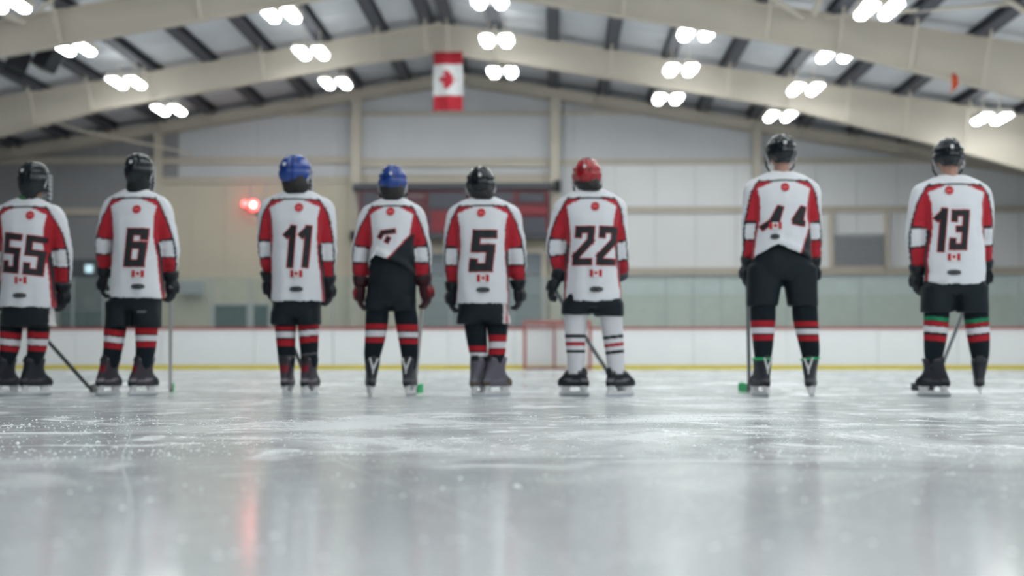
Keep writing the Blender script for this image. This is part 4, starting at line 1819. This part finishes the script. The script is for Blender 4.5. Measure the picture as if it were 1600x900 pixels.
PLAYERS = [
    dict(cx=40, num='55', label='person in white and red hockey jersey 55, black helmet, at the left edge', helmet=(31, 77, 253, 309), helmet_mat=HBLACK, headyaw=-22, nape='collar', skin=(150, 112, 96),
         jtop=311, hem=477, torso=(2, 87), shoulders=(-2, 90), waist=462, crotch=508,
         armL=[(3, 336, 15, 0), (-9, 368, 15, .02), (-15, 405, 14.5, .04), (-10, 440, 11.5, .10)], gloveL=(-6, 470, .16),
         armR=[(85, 336, 15, 0), (94, 366, 15, .02), (99, 405, 14.5, .04), (99, 440, 11.5, .08)], gloveR=(98, 470, .10),
         num_box=(2, 72, 364, 429), num_tilt=5, badge=(47, 336), flag=(35, 438), oval=(33, 462),
         legL=dict(pant=(0, 41, 508, 0), chain=[(18, 490, 17, 0), (17, 520, 17, 0), (15, 545, 15, 0), (9, 568, 12, 0), (7, 592, 11, 0)], bands=std(519), tilt=.1, foot=(6, 25)),
         legR=dict(pant=(44, 87, 509, 0), chain=[(62, 490, 17, 0), (60, 520, 17, 0), (58, 545, 14.5, 0), (53, 568, 12, 0), (50, 592, 11, 0)], bands=std(519), tilt=.06, foot=(51, 42)),
         skate=BOOT_DK, glove=GLBW, stripe=82),
    dict(cx=213, num='6', label='person in white and red hockey jersey 6, black helmet, second from left', helmet=(195, 240, 240, 288), helmet_mat=HBLACK, headyaw=-12, nape='guard',
         jtop=297, hem=463, torso=(174, 258), shoulders=(169, 259), waist=448, crotch=482,
         armL=[(177, 322, 15, 0), (168, 352, 15, .01), (162, 385, 14, .03), (165, 418, 11, .08)], gloveL=(160, 450, .10),
         armR=[(251, 322, 15, 0), (259, 352, 15.5, .01), (265, 390, 15, .03), (266, 424, 12, .07)], gloveR=(269, 460, .09),
         num_box=(194, 233, 356, 418), badge=(214, 327), flag=(217, 428), oval=(217, 448),
         legL=dict(pant=(165, 206, 511, 0), chain=[(184, 490, 17, 0), (180, 515, 17, 0), (177, 543, 15, 0), (172, 568, 13, 0), (167, 592, 11, 0)], bands=std(515), tilt=.12, foot=(166, 26)),
         legR=dict(pant=(208, 252, 512, 0), chain=[(230, 490, 17.5, 0), (229, 515, 17.5, 0), (228, 543, 15.5, 0), (225, 568, 13, 0), (221, 592, 11, 0)], bands=std(513), foot=(219, 40)),
         skate=BOOT_RED, glove=GLB, logo=(229, 487)),
    dict(cx=462, num='11', label='person in white and red hockey jersey 11, blue helmet, dark hair, third from left', helmet=(437, 487, 242, 288), helmet_mat=HBLUE, headyaw=-25, nape='hair',
         jtop=299, hem=468, torso=(424, 507), shoulders=(415, 513), waist=450, crotch=492,
         armL=[(420, 324, 14, 0), (416, 355, 13.5, .01), (415, 390, 12.5, .03), (420, 424, 10, .10)], gloveL=(419, 450, .14),
         armR=[(508, 324, 14, 0), (512, 355, 14, .01), (513, 395, 13.5, .03), (512, 430, 11, .08)], gloveR=(514, 458, .10),
         num_box=(442, 488, 353, 418), badge=(467, 324), flag=(464, 428), oval=(464, 452),
         legL=dict(pant=(424, 463, 508, 0), chain=[(445, 490, 17, 0), (446, 512, 16.5, 0), (447, 545, 14, 0), (448, 568, 12.5, 0), (448, 592, 11, 0)], bands=[(511, 516, R_), (519, 528, W_), (531, 541, R_), (556, 559, rgb(90, 86, 94))], foot=(448, 6)),
         legR=dict(pant=(463, 502, 508, 0), chain=[(482, 490, 17, 0), (482, 512, 16.5, 0), (483, 545, 14, 0), (483, 568, 12.5, 0), (482, 592, 11, 0)], bands=[(508, 515, R_), (517, 525, W_), (527, 536, R_), (552, 555, rgb(90, 86, 94))], tilt=-.1, foot=(482, 20)),
         skate=BOOT_RED, glove=GLB, foot_scale=.88),
    dict(cx=612, num='7', label='person in rumpled tucked-up hockey jersey 7, blue helmet and red gloves', helmet=(591, 636, 258, 297), helmet_mat=HBLUE, headyaw=0, nape='hair', special=7,
         jtop=310, hem=440, torso=(577, 650), shoulders=(572, 656), waist=396, crotch=472, waist_x=(579, 651),
         hemfn=[(560, 444), (572, 438), (581, 412), (590, 401), (606, 407), (626, 416), (646, 428), (660, 446)],
         armL=[(578, 334, 14, 0), (569, 362, 14, .01), (562, 400, 14, .03), (565, 432, 12, .06)], gloveL=(562, 462, .07),
         armR=[(648, 334, 14.5, 0), (655, 362, 15, .01), (660, 400, 15, .03), (660, 430, 12.5, .06)], gloveR=(667, 462, .08),
         num_box=(592, 620, 358, 382), num_strokes=[[(596, 364), (618, 361)], [(598, 364), (593, 372)], [(608, 371), (604, 379)]], num_w=6, badge=(610, 330),
         legL=dict(pant=(570, 609, 487, 0), chain=[(590, 475, 18, 0), (589, 500, 18, 0), (586, 530, 16, 0), (582, 555, 13, 0), (578, 592, 11, 0)], bands=std(506), foot=(578, -14, 4)),
         legR=dict(pant=(612, 651, 487, 0), chain=[(631, 475, 18, 0), (635, 500, 18, 0), (638, 530, 15.5, 0), (640, 555, 13, 0), (641, 592, 11, 0)], bands=std(508), foot=(641, 12, -6)),
         skate=BOOT_V, glove=GLR, glove_size=1.25, foot_scale=.86),
    dict(cx=757, num='5', label='person in white and red hockey jersey 5, black helmet, tall grey skates', helmet=(728, 774, 260, 305), helmet_mat=HBLACK, headyaw=0, nape='hair',
         jtop=309, hem=471, torso=(714, 794), shoulders=(707, 804), waist=452, crotch=497,
         armL=[(714, 334, 14, 0), (708, 364, 14, .01), (706, 402, 13.5, .03), (708, 440, 11, .07)], gloveL=(705, 472, .08),
         armR=[(798, 334, 14.5, 0), (804, 364, 15, .01), (809, 402, 14.5, .03), (809, 436, 12, .07)], gloveR=(811, 462, .08),
         num_box=(732, 777, 359, 425), badge=(752, 332), flag=(755, 435), oval=(755, 453),
         legL=dict(pant=(713, 757, 507, 0), chain=[(742, 485, 18, 0), (743, 510, 17.5, 0), (746, 540, 15.5, 0), (748, 560, 13, 0), (746, 592, 11, 0)], bands=[(541, 549, R_), (551, 557, W_)], foot=(746, 22)),
         legR=dict(pant=(757, 799, 507, 0), chain=[(776, 485, 17, 0), (777, 510, 16.5, 0), (777, 540, 14, 0), (775, 560, 13, 0), (773, 592, 11, 0)], bands=std(524), tilt=0, foot=(772, 52)),
         skate=BOOT_GREY, glove=GLB, stripe=787),
    dict(cx=928, num='22', label='person in hockey jersey 22 with red helmet and white socks', helmet=(894, 940, 247, 289), helmet_mat=HRED, headyaw=-8, nape='hair',
         jtop=297, hem=467, torso=(882, 970), shoulders=(875, 971), waist=448, crotch=478,
         armL=[(882, 322, 14.5, 0), (873, 352, 15, .01), (868, 388, 14.5, .03), (876, 424, 11, .06)], gloveL=(860, 456, .02),
         armR=[(964, 322, 13.5, 0), (967, 352, 13.5, .02), (970, 392, 13, .05), (971, 424, 11, .14)], gloveR=(955, 440, .26),
         num_box=(894, 967, 352, 416), badge=(930, 322), flag=(931, 427), oval=(932, 452),
         legL=dict(pant=(877, 923, 492, 0), chain=[(900, 475, 17.5, 0), (899, 500, 17.5, 0), (899, 535, 15.5, 0), (900, 560, 14, 0), (900, 584, 12.5, 0)], bands=[(523, 528, K_), (535, 540, R_), (546.5, 551.5, K_)], foot=(901, -58)),
         legR=dict(pant=(929, 975, 495, 0), chain=[(954, 475, 17.5, 0), (955, 500, 17.5, 0), (959, 535, 15.5, 0), (961, 560, 14, 0), (962, 584, 12.5, 0)], bands=[(525, 530, K_), (537, 542, R_), (548.5, 553.5, K_)], tilt=-.12, foot=(965, 55)),
         skate=BOOT_LOW, glove=GLBW, sock=rgb(214, 214, 220)),
    dict(cx=1221, num='44', label='tall person in rumpled hockey jersey 44 with bare neck and black helmet', helmet=(1197, 1244, 210, 256), helmet_mat=HBLACK, headyaw=4, nape='skin', cage=False, special=44,
         jtop=270, hem=410, torso=(1175, 1266), shoulders=(1171, 1272), waist=380, crotch=432, waist_x=(1180, 1260),
         hemfn=[(1165, 416), (1178, 404), (1192, 394), (1210, 386), (1230, 393), (1248, 400), (1262, 408), (1275, 416)],
         armL=[(1178, 296, 15, 0), (1174, 326, 14.5, .0), (1172, 362, 14, .02), (1171, 402, 11.5, .07)], gloveL=(1164, 440, .10),
         armR=[(1265, 296, 15, 0), (1268, 326, 15, .0), (1270, 362, 14.5, .02), (1270, 402, 12, .06)], gloveR=(1275, 438, .08),
         num_box=(1190, 1262, 320, 366), num_strokes=[[(1190, 357), (1206, 346), (1218, 324)], [(1220, 323), (1212, 350)], [(1240, 346), (1254, 325)], [(1256, 323), (1250, 352)], [(1238, 346), (1258, 349)]], num_w=7.5,
         badge=(1227, 292), flag=(1211, 353), oval=(1210, 370, 14),
         legL=dict(pant=(1166, 1215, 479, 0), chain=[(1192, 465, 19, 0), (1192, 495, 19.5, 0), (1192, 525, 17, 0), (1192, 552, 14, 0), (1190, 592, 11, 0)], bands=[(502, 511, R_), (513, 522, W_), (524, 532, R_)], foot=(1190, -22)),
         legR=dict(pant=(1231, 1278, 479, 0), chain=[(1257, 465, 19, 0), (1258, 495, 19.5, 0), (1262, 525, 17, 0), (1266, 552, 14, 0), (1268, 592, 11, 0)], bands=[(503, 512, R_), (515, 523, W_), (525.5, 534, R_)], foot=(1268, 18, -5)),
         skate=BOOT_VG, glove=GLB),
    dict(cx=1490, num='13', label='person in white and red hockey jersey 13, black helmet, at the right end', helmet=(1458, 1506, 216, 262), helmet_mat=HBLACK, headyaw=-4, nape='skin', cage=False,
         jtop=276, hem=442, torso=(1446, 1538), shoulders=(1434, 1540), waist=424, crotch=458,
         armL=[(1440, 302, 15, 0), (1434, 332, 15, 0), (1430, 372, 14.5, .02), (1434, 414, 12, .07)], gloveL=(1432, 450, .10),
         armR=[(1533, 302, 15, 0), (1537, 332, 15, 0), (1538, 370, 14, .02), (1539, 406, 11.5, .08)], gloveR=(1543, 440, .12),
         num_box=(1459, 1514, 326, 393), badge=(1484, 297), flag=(1489, 402), oval=(1489, 426),
         legL=dict(pant=(1439, 1489, 489, 0), chain=[(1464, 470, 19, 0), (1463, 500, 19, 0), (1461, 530, 17, 0), (1459, 555, 14, 0), (1459, 592, 11, 0)], bands=[(497, 503, G_), (504, 511, R_), (512, 521, W_), (525, 534, R_)], tilt=.1, foot=(1463, -52)),
         legR=dict(pant=(1495, 1544, 489, 0), chain=[(1524, 470, 18.5, 0), (1526, 500, 18.5, 0), (1529, 530, 16.5, 0), (1531, 555, 13.5, 0), (1532, 592, 11, 0)], bands=[(499, 505, G_), (506, 511, R_), (513, 522, W_), (525, 534, R_)], tilt=-.12, foot=(1532, 16, -4)),
         skate=BOOT_DK, glove=GLB),
]
for S in PLAYERS:
    build_player(S)

# ------------------------------------------------------------------ sticks
def stick(label, hand, heel, tip, heel_y, shaft_mat, tape_tip, top_ext=.12):
    """hand: (px, py, dy) ; heel, tip: pixels on the ice"""
    h = ground(*heel)
    t = ground(*tip) if tip[1] > 600 else None
    if t is None or abs(t.y - h.y) > 1.0:
        t = at(tip[0], tip[1], h.y + .12)
    t.z = max(t.z, 0.0)
    h.z = .03
    hd = at(hand[0], hand[1], YP + hand[2])
    root = empty('hockey_stick', (h.x, h.y, 0))
    tag(root, label, 'hockey stick', 'hockey sticks')
    o0 = Vector((h.x, h.y, 0))
    d = (hd - h).normalized()
    bm = bmesh.new()
    a_ = h - o0
    b_ = hd + d * top_ext - o0
    tube(bm, [a_, b_], [.016, .0165], 8, .75)
    obj('shaft', bm, shaft_mat, root)
    # blade: curved flat plate from heel to toe
    tv = (t - o0)
    tv.z = 0
    ln = max(.2, min(.30, tv.length))
    tv = tv.normalized() * ln
    side = Vector((-tv.y, tv.x, 0)).normalized()

    def blade(u0, u1, mt, nm, grow):
        bm = bmesh.new()
        n = 8
        g = []
        for k in range(n + 1):
            u = u0 + (u1 - u0) * k / n
            cpos = tv * u + side * .035 * u * u
            hz = .078 - .012 * (1 - u) + grow
            z0 = .002 + .012 * max(0, u - .8)
            th_ = .005 + grow
            g.append([bm.verts.new(cpos + side * th_ + Vector((0, 0, z0 - grow * 0))), bm.verts.new(cpos - side * th_ + Vector((0, 0, z0))),
                      bm.verts.new(cpos - side * th_ + Vector((0, 0, z0 + hz * (1 if u < .85 else .85)))), bm.verts.new(cpos + side * th_ + Vector((0, 0, z0 + hz * (1 if u < .85 else .85))))])
        for q0, q1 in zip(g, g[1:]):
            for k in range(4):
                bm.faces.new((q0[k], q0[(k + 1) % 4], q1[(k + 1) % 4], q1[k]))
        bm.faces.new(g[0][::-1])
        bm.faces.new(g[-1])
        bmesh.ops.recalc_face_normals(bm, faces=bm.faces[:])
        return obj(nm, bm, mt, root)
    blade(-.05, tape_tip, STICKB, 'blade', 0)
    if tape_tip < 1:
        blade(tape_tip, 1.0, GREEN, 'blade_tape', .001)
    bm = bmesh.new()
    tube(bm, [b_ - d * .16, b_], .019, 8, .8)
    obj('grip_tape', bm, STICKB, root)
    return root


stick('dark hockey stick slanting away from the player in jersey 55', (-2, 447, .25), (142, 614), (158, 613), 0, STICKB, .75)
stick('pale-shafted hockey stick held upright beside the player in jersey 6', (267, 462, .12), (266, 613), (273, 607), 0, STICKW, .35)
stick('dark hockey stick seen between the legs of the player in jersey 11', (416, 442, .22), (486, 613), (496, 612), 0, STICKB, 1.0)
stick('hockey stick with green blade at the feet of the player in jersey 7', (662, 452, .12), (648, 615), (660, 608), 0, STICKW, .2)
stick('dark hockey stick slanting behind the white socks of player 22', (866, 452, .10), (966, 612), (980, 611), 0, STICKG, 1.0)
stick('grey hockey stick with green blade tip left of player 44', (1168, 440, .14), (1171, 613), (1147, 610), 0, STICKG, .30)
stick('grey hockey stick crossing behind the left leg of player 13', (1528, 430, .25), (1458, 611), (1444, 611), 0, STICKG, 1.0)

# ------------------------------------------------------------------ loose snow on the ice
bm = bmesh.new()
for k in range(5200):
    if k < 3800:
        y = random.uniform(3.9, 7.0)
    else:
        y = random.uniform(2.0, 9.5)
    x = random.uniform(-.42, .40) * y
    dens = noise.noise(Vector((x * .8, y * .8, 0))) + .35 * noise.noise(Vector((x * 3, y * 3, 4)))
    if dens < random.uniform(-.25, .35):
        continue
    r = random.choice((.0025, .003, .004, .004, .006))
    if random.random() < .012:
        r = .009
    h = r * random.uniform(.5, .9)
    a_ = random.random() * 6.28
    ring = [bm.verts.new((x + r * math.cos(a_ + q * 1.57) * random.uniform(.7, 1.2), y + r * math.sin(a_ + q * 1.57) * random.uniform(.7, 1.2), 0)) for q in range(4)]
    t_ = bm.verts.new((x, y, h))
    for q in range(4):
        bm.faces.new((ring[q], ring[(q + 1) % 4], t_))
tag(obj('snow_crumbs', bm, mat('snow', rgb(240, 244, 246), .8, var=.02)), 'loose white snow crumbs scraped up on the ice', 'snow', kind='stuff')
